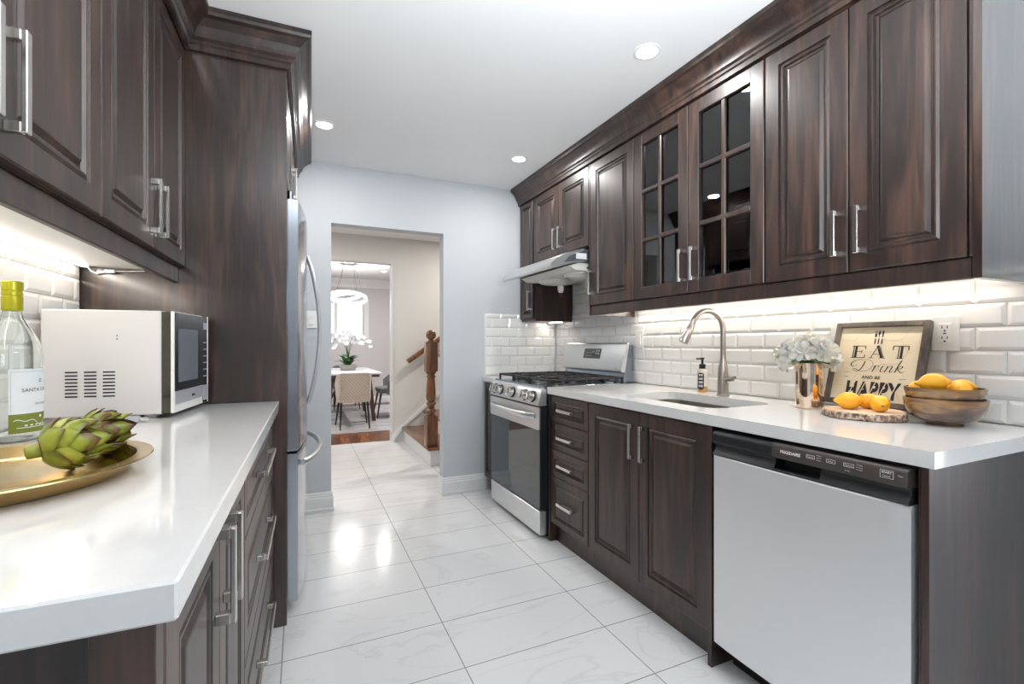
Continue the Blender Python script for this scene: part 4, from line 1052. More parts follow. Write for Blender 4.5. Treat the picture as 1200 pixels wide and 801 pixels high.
def seg2(p, q, wd, z=zt, m_=None):
    p, q = Vector(p), Vector(q); d = (q - p)
    if d.length < 1e-6: return
    d.normalize(); s = Vector((-d.y, d.x)) * wd / 2
    (m_ or mb).f([(m_ or mb).v(SB @ Vector((c.x, c.y, z))) for c in (p - s, q - s, q + s, p + s)])
for r_ in range(-1, 6):
    for c_ in range(-1, 5):
        cx, cy = 0.05 + c_*hr*1.5, 0.03 + r_*hr*1.732 + (hr*0.866 if c_ % 2 else 0)
        H6 = [(cx + hr*math.cos(PI/3*k), cy + hr*math.sin(PI/3*k)) for k in range(6)]
        for k in range(6):
            a, b = Vector(H6[k]), Vector(H6[(k+1) % 6])
            if min(a.x, b.x) > fw and max(a.x, b.x) < FWd - fw and min(a.y, b.y) > fw and max(a.y, b.y) < FHt - fw: seg2(a, b, 0.0011)
part('hexagon_lines', mb, M['hexline'], sg, smooth=0)
SB0 = SB; SB = SBT()
zt = -0.0090
mb = MB()
# little fork, spoon and knife
for k, x in enumerate((0.142, 0.1535, 0.165)):
    seg2((x, 0.231), (x, 0.252), 0.0042)
    if k == 0:
        for dx in (-0.0026, 0, 0.0026): seg2((x + dx, 0.270), (x + dx, 0.283), 0.0013)
        seg2((x, 0.258), (x, 0.271), 0.0068)
    elif k == 1:
        H6 = [(x + 0.0042*math.cos(a), 0.274 + 0.009*math.sin(a)) for a in [2*PI*j/12 for j in range(12)]]
        mb.f([mb.v(SB @ Vector((p[0], p[1], zt))) for p in H6]); seg2((x, 0.257), (x, 0.268), 0.0025)
    else: seg2((x, 0.258), (x, 0.283), 0.0055)
# EAT: fat serif letters with a light inline
def bar(x0, y0, x1, y1, wd): seg2((x0, y0), (x1, y1), wd)
yb, yt = 0.176, 0.222
def serif(x, y, l=0.016): bar(x - l/2, y, x + l/2, y, 0.0022)
xE = 0.078
bar(xE - 0.0055, yb, xE - 0.0055, yt, 0.0036); bar(xE + 0.0035, yb, xE + 0.0035, yt, 0.0085); bar(xE - 0.012, yt, xE + 0.036, yt, 0.0026); bar(xE - 0.012, yb, xE + 0.037, yb, 0.0026)
bar(xE + 0.005, 0.200, xE + 0.024, 0.200, 0.0022); bar(xE + 0.024, 0.194, xE + 0.024, 0.206, 0.003); bar(xE + 0.0355, 0.210, xE + 0.0355, yt, 0.0032); bar(xE + 0.0365, yb, xE + 0.0365, 0.188, 0.0032)
xA = 0.156
bar(xA - 0.020, yb, xA, yt + 0.002, 0.0024); bar(xA + 0.017, yb, xA - 0.001, yt + 0.002, 0.0088); bar(xA + 0.024, yb, xA + 0.0065, yt, 0.002); bar(xA - 0.014, 0.190, xA + 0.012, 0.190, 0.0022); serif(xA - 0.020, yb); serif(xA + 0.019, yb, 0.020)
xT = 0.230
bar(xT - 0.0045, yb, xT - 0.0045, yt, 0.0036); bar(xT + 0.0045, yb, xT + 0.0045, yt, 0.0085); bar(xT - 0.024, yt, xT + 0.026, yt, 0.0030); bar(xT - 0.023, 0.207, xT - 0.023, yt, 0.0034); bar(xT + 0.025, 0.207, xT + 0.025, yt, 0.0034); serif(xT + 0.001, yb, 0.024)
# Drink, in script strokes
def curve(pts, w0=0.0012, w1=0.0034, n=8, z=zt):
    P_ = [Vector(p) for p in pts]; out = []
    for i in range(len(P_) - 1):
        a, b, c, d = P_[max(i-1, 0)], P_[i], P_[i+1], P_[min(i+2, len(P_)-1)]
        for k in range(n):
            s = k/n; out.append(0.5*((2*b) + (c - a)*s + (2*a - 5*b + 4*c - d)*s*s + (3*b - a - 3*c + d)*s**3))
    out.append(P_[-1])
    L_, R_ = [], []
    for i, p in enumerate(out):
        d = (out[min(i+1, len(out)-1)] - out[max(i-1, 0)]).normalized()
        wd = w0 + (w1 - w0) * max(0.0, -d.y) ** 1.2            # heavy on the down-strokes
        s = Vector((-d.y, d.x)) * wd / 2
        L_.append(mb.v(SB @ Vector((*(p - s), z)))); R_.append(mb.v(SB @ Vector((*(p + s), z))))
    for i in range(len(out) - 1): mb.f([L_[i], L_[i+1], R_[i+1], R_[i]])
dx, dy = 0.085, 0.122
S = lambda L_: [(dx + x*0.001, dy + y*0.001) for x, y in L_]
curve(S([(36, 40), (28, 16), (18, 2), (6, 0), (-4, 6), (2, 10), (20, 2), (44, 2), (60, 16), (64, 32), (52, 44), (28, 46), (4, 42), (-12, 30), (-8, 18), (4, 20), (8, 28)]), 0.0012, 0.0040)
curve(S([(72, 24), (70, 14), (64, 0)]), 0.0016, 0.0036); curve(S([(68, 10), (76, 22), (84, 24), (85, 20)]), 0.0012, 0.003)
curve(S([(98, 24), (92, 6), (93, 1), (98, 1), (106, 8)]), 0.0014, 0.0036); curve(S([(101, 31), (100, 29)]), 0.003, 0.004)
curve(S([(114, 24), (112, 16), (106, 0)]), 0.0016, 0.0036); curve(S([(110, 10), (120, 22), (127, 24), (127, 17), (122, 4), (125, 0), (134, 6)]), 0.0012, 0.0036)
curve(S([(156, 46), (148, 28), (138, 0)]), 0.0016, 0.0038); curve(S([(143, 12), (152, 22), (160, 24), (158, 17), (147, 13), (154, 4), (160, 0), (168, 6)]), 0.0012, 0.0034)
seg2((0.052, 0.117), (0.066, 0.117), 0.0014); seg2((0.069, 0.117), (0.072, 0.119), 0.002); seg2((0.052, 0.099), (0.072, 0.099), 0.0014); seg2((0.240, 0.099), (0.262, 0.099), 0.0014)
me = text_mesh('AND BE', 0.0165, 0.0004, sp=1.1); mb.addmesh(me, SB @ Matrix.Translation((0.118, 0.094, zt)))
# HAPPY, fat condensed letters cut by light slashes
me2 = text_mesh('HAPPY', 0.070, 0.0032, align='CENTER', sp=1.12); mb.addmesh(me2, SB @ Matrix.Translation((0.1575, 0.022, zt)) @ Matrix.Diagonal((0.78, 1.20, 1, 1)))
part('lettering', mb, M['ink'], sg, smooth=0)
mb = MB(); zt = -0.0084
for x in (0.088, 0.124, 0.158, 0.192, 0.228): seg2((x - 0.009, 0.022), (x + 0.011, 0.084), 0.0032, zt)
part('letter_slashes', mb, M['sign_cream'], sg, smooth=0)

# outlets and switches
def wall_plate(label, y, z, F, kind, name='wall_outlet', u=(0, 1, 0), n=(-1, 0, 0), x=XW):
    cat = 'outlet' if kind == 'outlet' else 'switch'
    t = thing(name, label, cat, (x, y, z), F)
    n = Vector(n); u = Vector(u); o = Vector((x, y, z)) + n*0.0006; B_ = basis(o, u if u.cross(Vector((0, 0, 1))).dot(n) > 0 else -u, (0, 0, 1))
    mb = MB(); mb.box(-0.038, -0.060, 0, 0.038, 0.060, 0.006, 0.002, mat=B_); pt = part('plate', mb, M['white_plastic'], t)
    if kind == 'outlet':
        mb = MB(); mb.box(-0.017, -0.034, 0.0061, 0.017, 0.034, 0.0085, 0.001, mat=B_); fc = part('socket_face', mb, M['white_plastic'], pt)
        mb = MB()
        for s in (-0.018, 0.018):
            mb.box(-0.0085, s - 0.001, 0.0086, -0.0060, s + 0.008, 0.0090, mat=B_); mb.box(0.0060, s - 0.001, 0.0086, 0.0085, s + 0.008, 0.0090, mat=B_)
            mb.lathe([(0.003, 0.0086), (0.003, 0.0090), (0.0002, 0.0090)], (0, 0, 0), 10, B_ @ Matrix.Translation((0, s - 0.009, 0)))
        mb.box(-0.004, -0.002, 0.0086, 0.004, 0.002, 0.0090, mat=B_)
        part('slots', mb, M['ink'], pt, smooth=0)
    else:
        mb = MB(); mb.prism([(-0.032, 0.0061), (0.032, 0.0061), (0.032, 0.0075), (0.0, 0.009), (-0.032, 0.0115)], 'x', -0.016, 0.016)
        bmesh.ops.transform(mb.bm, matrix=B_, verts=mb.bm.verts); part('rocker', mb, M['white_plastic'], pt)
    return t
wall_plate('white duplex outlet in the tiles right of the leaning sign', 0.862, 1.207, FR, 'outlet')
wall_plate('white wall plate in the tiles mostly hidden behind the leaning sign', 1.205, 1.198, FR, 'switch', 'light_switch')
wall_plate('white wall plate in the tiles beside the gas range backguard', 2.452, 1.200, FR, 'switch', 'light_switch')
wall_plate('small white light switch on the grey back wall beside the fridge', YB, 1.335, F0, 'switch', 'light_switch', (1, 0, 0), (0, -1, 0), 0.070) if False else None
t = thing('light_switch', 'small white light switch on the grey wall seen past the fridge handle', 'switch', (0.070, YB, 1.34))
mb = MB(); mb.box(0.034, YB - 0.007, 1.28, 0.106, YB - 0.001, 1.40, 0.002); pt = part('plate', mb, M['white_plastic'], t)
mb = MB(); mb.prism([(YB - 0.0071, 1.307), (YB - 0.0071, 1.373), (YB - 0.0095, 1.373), (YB - 0.009, 1.34), (YB - 0.013, 1.307)], 'x', 0.054, 0.086); part('rocker', mb, M['white_plastic'], pt)

# ================================================================ things on the left counter
LT = LZ + 0.0006
# magnum wine bottle
wx, wy = -0.640, 1.545
t = thing('wine_bottle', 'tall clear wine bottle with olive cap and pale label on left counter', 'bottle', (wx, wy, LT))
z0 = LT; BR_ = 0.054
sh = [(0.001, z0 + 0.010), (0.020, z0 + 0.006), (0.045, z0 + 0.0), (0.051, z0 + 0.002), (BR_, z0 + 0.008), (BR_, z0 + 0.205), (0.0525, z0 + 0.222), (0.047, z0 + 0.243), (0.038, z0 + 0.262), (0.028, z0 + 0.280), (0.0205, z0 + 0.297), (0.0175, z0 + 0.315), (0.0165, z0 + 0.375), (0.0165, z0 + 0.384)]
inn = [(max(0.001, r - 0.003), z + (0.004 if i < 5 else 0)) for i, (r, z) in enumerate(sh)]
mb = MB(); mb.lathe(sh + inn[::-1][:-1], (wx, wy, 0), 48, cap0=True, cap1=True); part('glass_body', mb, M['clear'], t, smooth=50)
M['cap'] = plain('olive_capsule', (0.42, 0.40, 0.015), 0.32, 0.25)
mb = MB(); r = 0.0192; mb.lathe([(r - 0.0015, z0 + 0.315), (r - 0.001, z0 + 0.316), (r, z0 + 0.318), (r, z0 + 0.350), (r - 0.0012, z0 + 0.351), (r - 0.0012, z0 + 0.353), (r, z0 + 0.354), (r, z0 + 0.361), (r - 0.0012, z0 + 0.362), (r - 0.0012, z0 + 0.364), (r, z0 + 0.365), (r, z0 + 0.385), (r - 0.002, z0 + 0.3875), (0.001, z0 + 0.3875)], (wx, wy, 0), 36, cap0=False); part('cap', mb, M['cap'], t)
M['label_pale'] = plain('label_paper', (0.72, 0.77, 0.79), 0.6)
M['label_olive'] = plain('label_olive', (0.16, 0.19, 0.02), 0.55)
aw = math.atan2(-wy, -wx)           # towards the camera
LA0 = aw - 0.12; LA1 = aw + 1.62    # label wraps round to the right of the view
mb = MB(); cyl_patch(mb, (wx, wy), BR_ + 0.0005, LA0, LA1, z0 + 0.068, z0 + 0.175, 24); lb = part('label', mb, M['label_pale'], t)
mb = MB(); cyl_patch(mb, (wx, wy), BR_ + 0.0007, LA0, LA1, z0 + 0.022, z0 + 0.0678, 24); lo = part('lower_label', mb, M['label_olive'], t)
mb = MB()
me = text_mesh('SANTA CAROLINA', 0.0120); on_cylinder(mb, me, (wx, wy), BR_ + 0.0010, LA0 + 0.40, z0 + 0.120)
me = text_mesh('SAUVIGNON BLANC', 0.0060); on_cylinder(mb, me, (wx, wy), BR_ + 0.0010, LA0 + 0.90, z0 + 0.088)
for k in range(8):
    a = k*PI/4; me = None
    cyl_patch(mb, (wx, wy), BR_ + 0.0010, LA0 + 1.14 + 0.055*math.cos(a) - 0.02, LA0 + 1.14 + 0.055*math.cos(a) + 0.02, z0 + 0.146 + 0.004*math.sin(a) - 0.0008, z0 + 0.146 + 0.004*math.sin(a) + 0.0008, 2)
part('label_print', mb, M['ink'], lb, smooth=0)
mb = MB()
for e in ((LA0 + 0.06, LA0 + 0.075, z0 + 0.074, z0 + 0.169), (LA0 + 0.06, LA1, z0 + 0.168, z0 + 0.1692)): cyl_patch(mb, (wx, wy), BR_ + 0.0010, *e, 16)
part('label_border', mb, M['grey_ink'], lb, smooth=0)
mb = MB()
def hill(s): 
    y = z0 + 0.047 + 0.006*math.sin(s*7) + 0.004*math.sin(s*15 + 1); return (y, y + 0.0016)
cyl_patch(mb, (wx, wy), BR_ + 0.0011, LA0 + 0.15, LA1 - 0.1, 0, 0, 40, zf=hill)
cyl_patch(mb, (wx, wy), BR_ + 0.0011, LA0 + 0.25, LA1 - 0.1, z0 + 0.034, z0 + 0.0355, 20)
for k in range(5): cyl_patch(mb, (wx, wy), BR_ + 0.0011, LA0 + 0.5 + k*0.2, LA0 + 0.6 + k*0.2, z0 + 0.038, z0 + 0.041, 4)
mb.lathe([(0.0035, 0), (0.0001, 0.0002)], (wx + (BR_ + 0.0012)*math.cos(LA0 + 1.15), wy + (BR_ + 0.0012)*math.sin(LA0 + 1.15), z0 + 0.059), 10, Vector((math.cos(LA0 + 1.15), math.sin(LA0 + 1.15), 0)).to_track_quat('Z', 'Y').to_matrix().to_4x4())
part('label_print', mb, M['label_pale'], lo, smooth=0)
# gold tray
tx, ty, TR = -0.484, 1.080, 0.228
M['brass'] = plain('brushed_brass', (0.58, 0.43, 0.21), 0.22, 1.0, noise=0.12, nscale=9)
mb = MB(); z0 = LT
mb.lathe([(0.001, z0), (TR - 0.042, z0), (TR - 0.034, z0 + 0.006), (TR - 0.022, z0 + 0.023), (TR - 0.002, z0 + 0.0265), (TR, z0 + 0.0285), (TR - 0.001, z0 + 0.0305), (TR - 0.026, z0 + 0.0285), (TR - 0.040, z0 + 0.009), (TR - 0.048, z0 + 0.005), (0.001, z0 + 0.004)], (tx, ty, 0), 72)
single('serving_tray', 'round brass tray with raised rim under the artichokes', 'tray', mb, M['brass'], (tx, ty, LT), smooth=40)
# artichokes
M['bract'] = ramp_noise('artichoke_green', [(0.30, (0.085, 0.13, 0.012)), (0.47, (0.20, 0.25, 0.025)), (0.60, (0.36, 0.36, 0.06)), (0.72, (0.24, 0.13, 0.035))], 30, 0.38, coat=0.15, detail=3)
def bract_material():
    m, nt, b = mat_new('artichoke_bracts')
    at = N(nt, 'ShaderNodeAttribute', attribute_name='tone'); tc = N(nt, 'ShaderNodeTexCoord'); nz = N(nt, 'ShaderNodeTexNoise')
    nz.inputs['Scale'].default_value = 45; nz.inputs['Detail'].default_value = 3; nt.links.new(tc.outputs['Object'], nz.inputs['Vector'])
    ad = N(nt, 'ShaderNodeMath', operation='MULTIPLY_ADD'); ad.inputs[1].default_value = 0.45
    nt.links.new(nz.outputs['Fac'], ad.inputs[0]); nt.links.new(at.outputs['Fac'], ad.inputs[2])
    r = N(nt, 'ShaderNodeValToRGB'); e = r.color_ramp.elements
    e[0].position = 0.15; e[0].color = (0.46, 0.47, 0.085, 1); e[1].position = 1.1; e[1].color = (0.10, 0.045, 0.02, 1)
    for p, c in ((0.48, (0.29, 0.33, 0.032)), (0.74, (0.12, 0.155, 0.014)), (0.90, (0.16, 0.085, 0.02))):
        q = r.color_ramp.elements.new(p); q.color = (*c, 1)
    nt.links.new(ad.outputs[0], r.inputs['Fac']); nt.links.new(r.outputs['Color'], b.inputs['Base Color'])
    b.inputs['Roughness'].default_value = 0.36; return m
M['bract'] = bract_material()
M['stalk'] = ramp_noise('artichoke_stalk', [(0.35, (0.12, 0.17, 0.01)), (0.65, (0.28, 0.30, 0.05))], 20, 0.5)
def artichoke(label, loc, axis, s, seed):
    t = thing('artichoke', label, 'artichoke', loc, local=True, group='artichokes on the brass tray')
    q = Vector(axis).to_track_quat('Z', 'Y').to_matrix().to_4x4(); t.matrix_world = Matrix.Translation(loc) @ q @ Matrix.Scale(s, 4)
    rr = random.Random(seed); mb = MB(); tone = mb.bm.loops.layers.float_color.new('tone')
    def R(z): return 0.043*math.sqrt(max(0.02, 1 - ((z - 0.002)/0.052)**2))
    mb.ball((0, 0, 0.0), (0.034, 0.034, 0.044), 16, 10)
    for row in range(5):
        zb = -0.038 + row*0.0165; n = (5, 6, 6, 5, 4)[row]
        for k in range(n):
            a = 2*PI*(k + 0.5*(row % 2))/n + rr.uniform(-0.08, 0.08)
            L = 0.040*rr.uniform(0.92, 1.1); wd = 0.046*(1 - 0.08*row)
            er = Vector((math.cos(a), math.sin(a), 0)); et = Vector((-math.sin(a), math.cos(a), 0)); rows = []
            flare = rr.uniform(0.008, 0.016); own = rr.uniform(0.0, 0.55); n0 = len(mb.bm.faces)
            for j in range(6):
                u = j/5; z = zb + L*u; rad = R(min(z, 0.046)) * (0.90 if u < 0.2 else 1.0) + flare*u*u + 0.0015 + 0.004*math.sin(PI*u)
                if z > 0.046: rad = max(0.006, rad - (z - 0.046)*0.5)
                h = wd*0.5*(0.62 + 0.45*math.sin(PI*min(1, u*0.95 + 0.12)))*(1 - u**4.5)
                h = max(h, 0.0012)
                c = er*rad + Vector((0, 0, z)); dip = h*h/(2*max(rad, 0.02))*1.45
                rows.append([c + et*(h*x_) - er*(dip*x_*x_*1.5) for x_ in (-1, -0.5, 0, 0.5, 1)])
            V_ = [[mb.v(p) for p in r_] for r_ in rows]; W2 = [[mb.v(p - er*0.0022) for p in r_] for r_ in rows]
            for A, B_ in zip(V_[:-1], V_[1:]):
                for i in range(4): mb.f([A[i], A[i+1], B_[i+1], B_[i]])
            for A, B_ in zip(W2[:-1], W2[1:]):
                for i in range(4): mb.f([A[i+1], A[i], B_[i], B_[i+1]])
            for i in range(5):
                mb.f([V_[i][0], V_[i+1][0], W2[i+1][0], W2[i][0]]); mb.f([V_[i+1][4], V_[i][4], W2[i][4], W2[i+1][4]])
            mb.f([V_[5][i] for i in range(5)] + [W2[5][i] for i in range(4, -1, -1)])
            where = {}
            for A in (V_, W2):
                for i in range(6):
                    for j in range(5): where[A[i][j]] = min(1.0, own + 0.45*max(0, (i - 2)/3)**2 + (0.20 if j in (0, 4) else 0))
            mb.bm.faces.ensure_lookup_table()
            for f_ in mb.bm.faces[n0:]:
                for l_ in f_.loops:
                    q_ = where.get(l_.vert, 0.3); l_[tone] = (q_, q_, q_, 1)
    part('bracts', mb, M['bract'], t, smooth=50)
    mb = MB(); mb.tube([(0, 0, -0.034), (0.001, 0, -0.046), (0.003, 0, -0.058)], [0.016, 0.0135, 0.013], 14); mb.lathe([(0.013, 0), (0.010, -0.002), (0.001, -0.002)], (0.003, 0, -0.058), 14)
    part('stalk', mb, M['stalk'], t, smooth=50); return t
artichoke('front artichoke with its cut stalk pointing left on the brass tray', (-0.386, 1.108, LT + 0.0540), (0.86, 0.42, 0.16), 0.89, 1)
artichoke('rear artichoke lying behind the other on the brass tray', (-0.374, 1.220, LT + 0.0540), (0.95, 0.02, 0.20), 0.88, 2)

# ================================================================ recessed ceiling lamps
def downlight(label, x, y, power=LAMP_W, col=(1.0, 0.985, 0.97)):
    t = thing('ceiling_light', label, 'ceiling light', (x, y, CEIL), group='recessed ceiling lights')
    mb = MB(); mb.lathe([(0.058, CEIL - 0.0006), (0.057, CEIL - 0.004), (0.047, CEIL - 0.006), (0.043, CEIL - 0.0015)], (x, y, 0), 30, cap0=False, cap1=False); part('trim_ring', mb, M['white_plastic'], t)
    mb = MB(); mb.lathe([(0.0428, CEIL - 0.001), (0.042, CEIL - 0.0035), (0.001, CEIL - 0.004)], (x, y, 0), 30); part('diffuser', mb, M['lamp'], t)
    area_light('lamp_light', (0, 0, -0.012), (0, 0, 0), 0.085, 0.085, power, col, t, 'DISK')
downlight('large bright recessed ceiling light at top, right of centre', 1.372, 1.625)
downlight('recessed ceiling light near the tall fridge panel crown', 0.126, 2.934)
downlight('recessed ceiling light near the far corner of the right cabinets', 1.367, 2.928)
downlight("added fill lamp in the ceiling over the breakfast corner, out of view", 2.6, -1.1, 6.0)  # unseen lamp added to even out the near room

# ================================================================ hall: stairs
M['oak'] = wood('honey_oak', (0.075, 0.022, 0.006), (0.30, 0.115, 0.035), scale=(30, 30, 3), rough=0.25, coat=0.5, fine=(120, 120, 6))
M['oak_tread'] = wood('oak_tread', (0.10, 0.035, 0.012), (0.28, 0.12, 0.05), scale=(3, 30, 30), rough=0.25, coat=0.4)
t = thing('staircase', 'white staircase with oak treads rising right beside the cream hall wall', 'stairs', (1.2, 5.0, 0))
for k in range(6):
    x0 = 1.135 + k*0.26; z = 0.18*(k + 1)
    mb = MB(); mb.box(x0, 4.425, 0.18*k + 0.001, 4.0 if False else x0 + 0.30, 5.6995, z - 0.026); part('riser_box', mb, M['trim'], t)
    mb = MB(); mb.box(x0 - 0.030, 4.390, z - 0.0258, x0 + 0.26, 5.6990, z, 0.006, 2); part('tread', mb, M['oak_tread'], t)
nx, ny = 1.158, 4.500
nz = 0.1805
npst = thing('newel_post', 'turned honey oak newel post with ball top on the first stair', 'post', (nx, ny, nz))
h = 0.056
mb = MB()
mb.box(nx - h, ny - h, nz, nx + h, ny + h, 0.475, 0.006, 2); mb.box(nx - h, ny - h, 0.905, nx + h, ny + h, 1.195, 0.008, 2); part('square_blocks', mb, M['oak'], npst)
mb = MB(); mb.lathe([(0.050, 0.475), (0.050, 0.486), (0.036, 0.492), (0.034, 0.505), (0.048, 0.515), (0.050, 0.525), (0.044, 0.535), (0.034, 0.545), (0.036, 0.575), (0.048, 0.590), (0.050, 0.602), (0.036, 0.612), (0.034, 0.618), (0.044, 0.635), (0.047, 0.660), (0.044, 0.74), (0.037, 0.830), (0.036, 0.842), (0.046, 0.850), (0.046, 0.858), (0.036, 0.866), (0.038, 0.880), (0.050, 0.890), (0.050, 0.905)], (nx, ny, 0), 28)
part('turned_shaft', mb, M['oak'], npst)
mb = MB(); mb.lathe([(0.040, 1.195), (0.034, 1.204), (0.022, 1.210), (0.022, 1.217), (0.036, 1.224), (0.046, 1.240), (0.050, 1.258), (0.046, 1.278), (0.034, 1.296), (0.014, 1.307), (0.001, 1.308)], (nx, ny, 0), 28); part('ball_finial', mb, M['oak'], npst)
def rail(label, p0, p1):
    p0, p1 = Vector(p0), Vector(p1); d = (p1 - p0).normalized(); s = Vector((0, 1, 0)); n = d.cross(s)
    mb = MB(); prf = [(-0.026, -0.024), (0.026, -0.024), (0.029, -0.006), (0.033, 0.008), (0.026, 0.024), (0.010, 0.031), (-0.010, 0.031), (-0.026, 0.024), (-0.033, 0.008), (-0.029, -0.006)]
    mb.loops([[c + s*a - n*b for a, b in prf] for c in (p0, p1)]); return mb
t = thing('handrail', 'oak handrail fixed to the cream hall wall beyond the newel post', 'handrail', (1.2, 5.62, 0.96))
part('rail', rail('', (1.165, 5.63, 0.965), (2.7, 5.63, 2.03)), M['oak'], t)
for x in (1.45, 2.3):
    mb = MB(); z = 0.965 + (x - 1.165)*0.694 - 0.03; mb.tube([(x, 5.63, z), (x, 5.65, z - 0.05), (x, 5.717, z - 0.06)], 0.008, 8); part('bracket', mb, M['nickel'], t)
t = thing('handrail', 'oak banister rail climbing right from the back of the newel post', 'handrail', (1.25, 4.5, 1.03))
part('rail', rail('', (nx + h + 0.025, ny, 1.050), (2.7, ny, 2.04)), M['oak'], t)

# ================================================================ dining room
M['rug'] = ramp_noise('grey_blue_rug', [(0.34, (0.22, 0.25, 0.36)), (0.44, (0.50, 0.50, 0.54)), (0.55, (0.68, 0.66, 0.64)), (0.7, (0.45, 0.46, 0.52))], 2.0, 0.95, mapscale=(0.8, 4.5, 1), detail=6, dist=0.8)
mb = MB(); mb.box(-0.75, 6.50, 0.0006, 2.05, 9.25, 0.012, 0.004); single('area_rug', 'pale grey and blue streaked rug under the dining table', 'rug', mb, M['rug'], (0.65, 7.9, 0.0006))
RZ = 0.0145
M['walnut'] = wood('dark_walnut', (0.035, 0.012, 0.007), (0.13, 0.05, 0.028), rough=0.35)
M['white_top'] = plain('white_table_top', (0.80, 0.81, 0.86), 0.18)
M['beige'] = plain('beige_velvet', (0.66, 0.58, 0.49), 0.75, sheen=0.3, noise=0.05, nscale=30)
M['grey_fab'] = plain('grey_upholstery', (0.17, 0.175, 0.19), 0.8, sheen=0.3, noise=0.12, nscale=40)
M['leg_black'] = plain('black_chair_leg', (0.015, 0.015, 0.017), 0.4)
t = thing('dining_table', 'white topped dining table on dark walnut trestle legs', 'table', (0.70, 7.9, RZ))
TX0, TX1, TY0, TY1 = 0.22, 1.10, 7.06, 8.80
mb = MB(); mb.box(TX0, TY0, 0.730, TX1, TY1, 0.752, 0.004); part('tabletop', mb, M['white_top'], t)
mb = MB(); mb.box(TX0 + 0.04, TY0 + 0.04, 0.690, TX1 - 0.04, TY1 - 0.04, 0.7295, 0.004); part('apron', mb, M['walnut'], t)
def leg4(p0, p1, a, b):
    p0, p1 = Vector(p0), Vector(p1); mb = MB()
    mb.loops([[p + Vector((x*s, y*s, 0)) for x, y in ((-1, -1), (1, -1), (1, 1), (-1, 1))] for p, s in ((p0, a), (p1, b))]); return mb
for xt, xb, s in ((0.40, 0.365, -1), (0.93, 1.015, 1)):
    for yt, yb in ((7.28, 7.36), (8.58, 8.50)):
        part('leg', leg4((xt, yt, 0.69), (xb, yb, RZ), 0.034, 0.026), M['walnut'], t)
for y in (7.32, 8.54):
    part('brace', leg4((0.60, y, 0.69), (0.385, y, 0.36), 0.022, 0.02), M['walnut'], t); part('brace', leg4((0.74, y, 0.69), (0.955, y, 0.36), 0.022, 0.02), M['walnut'], t)

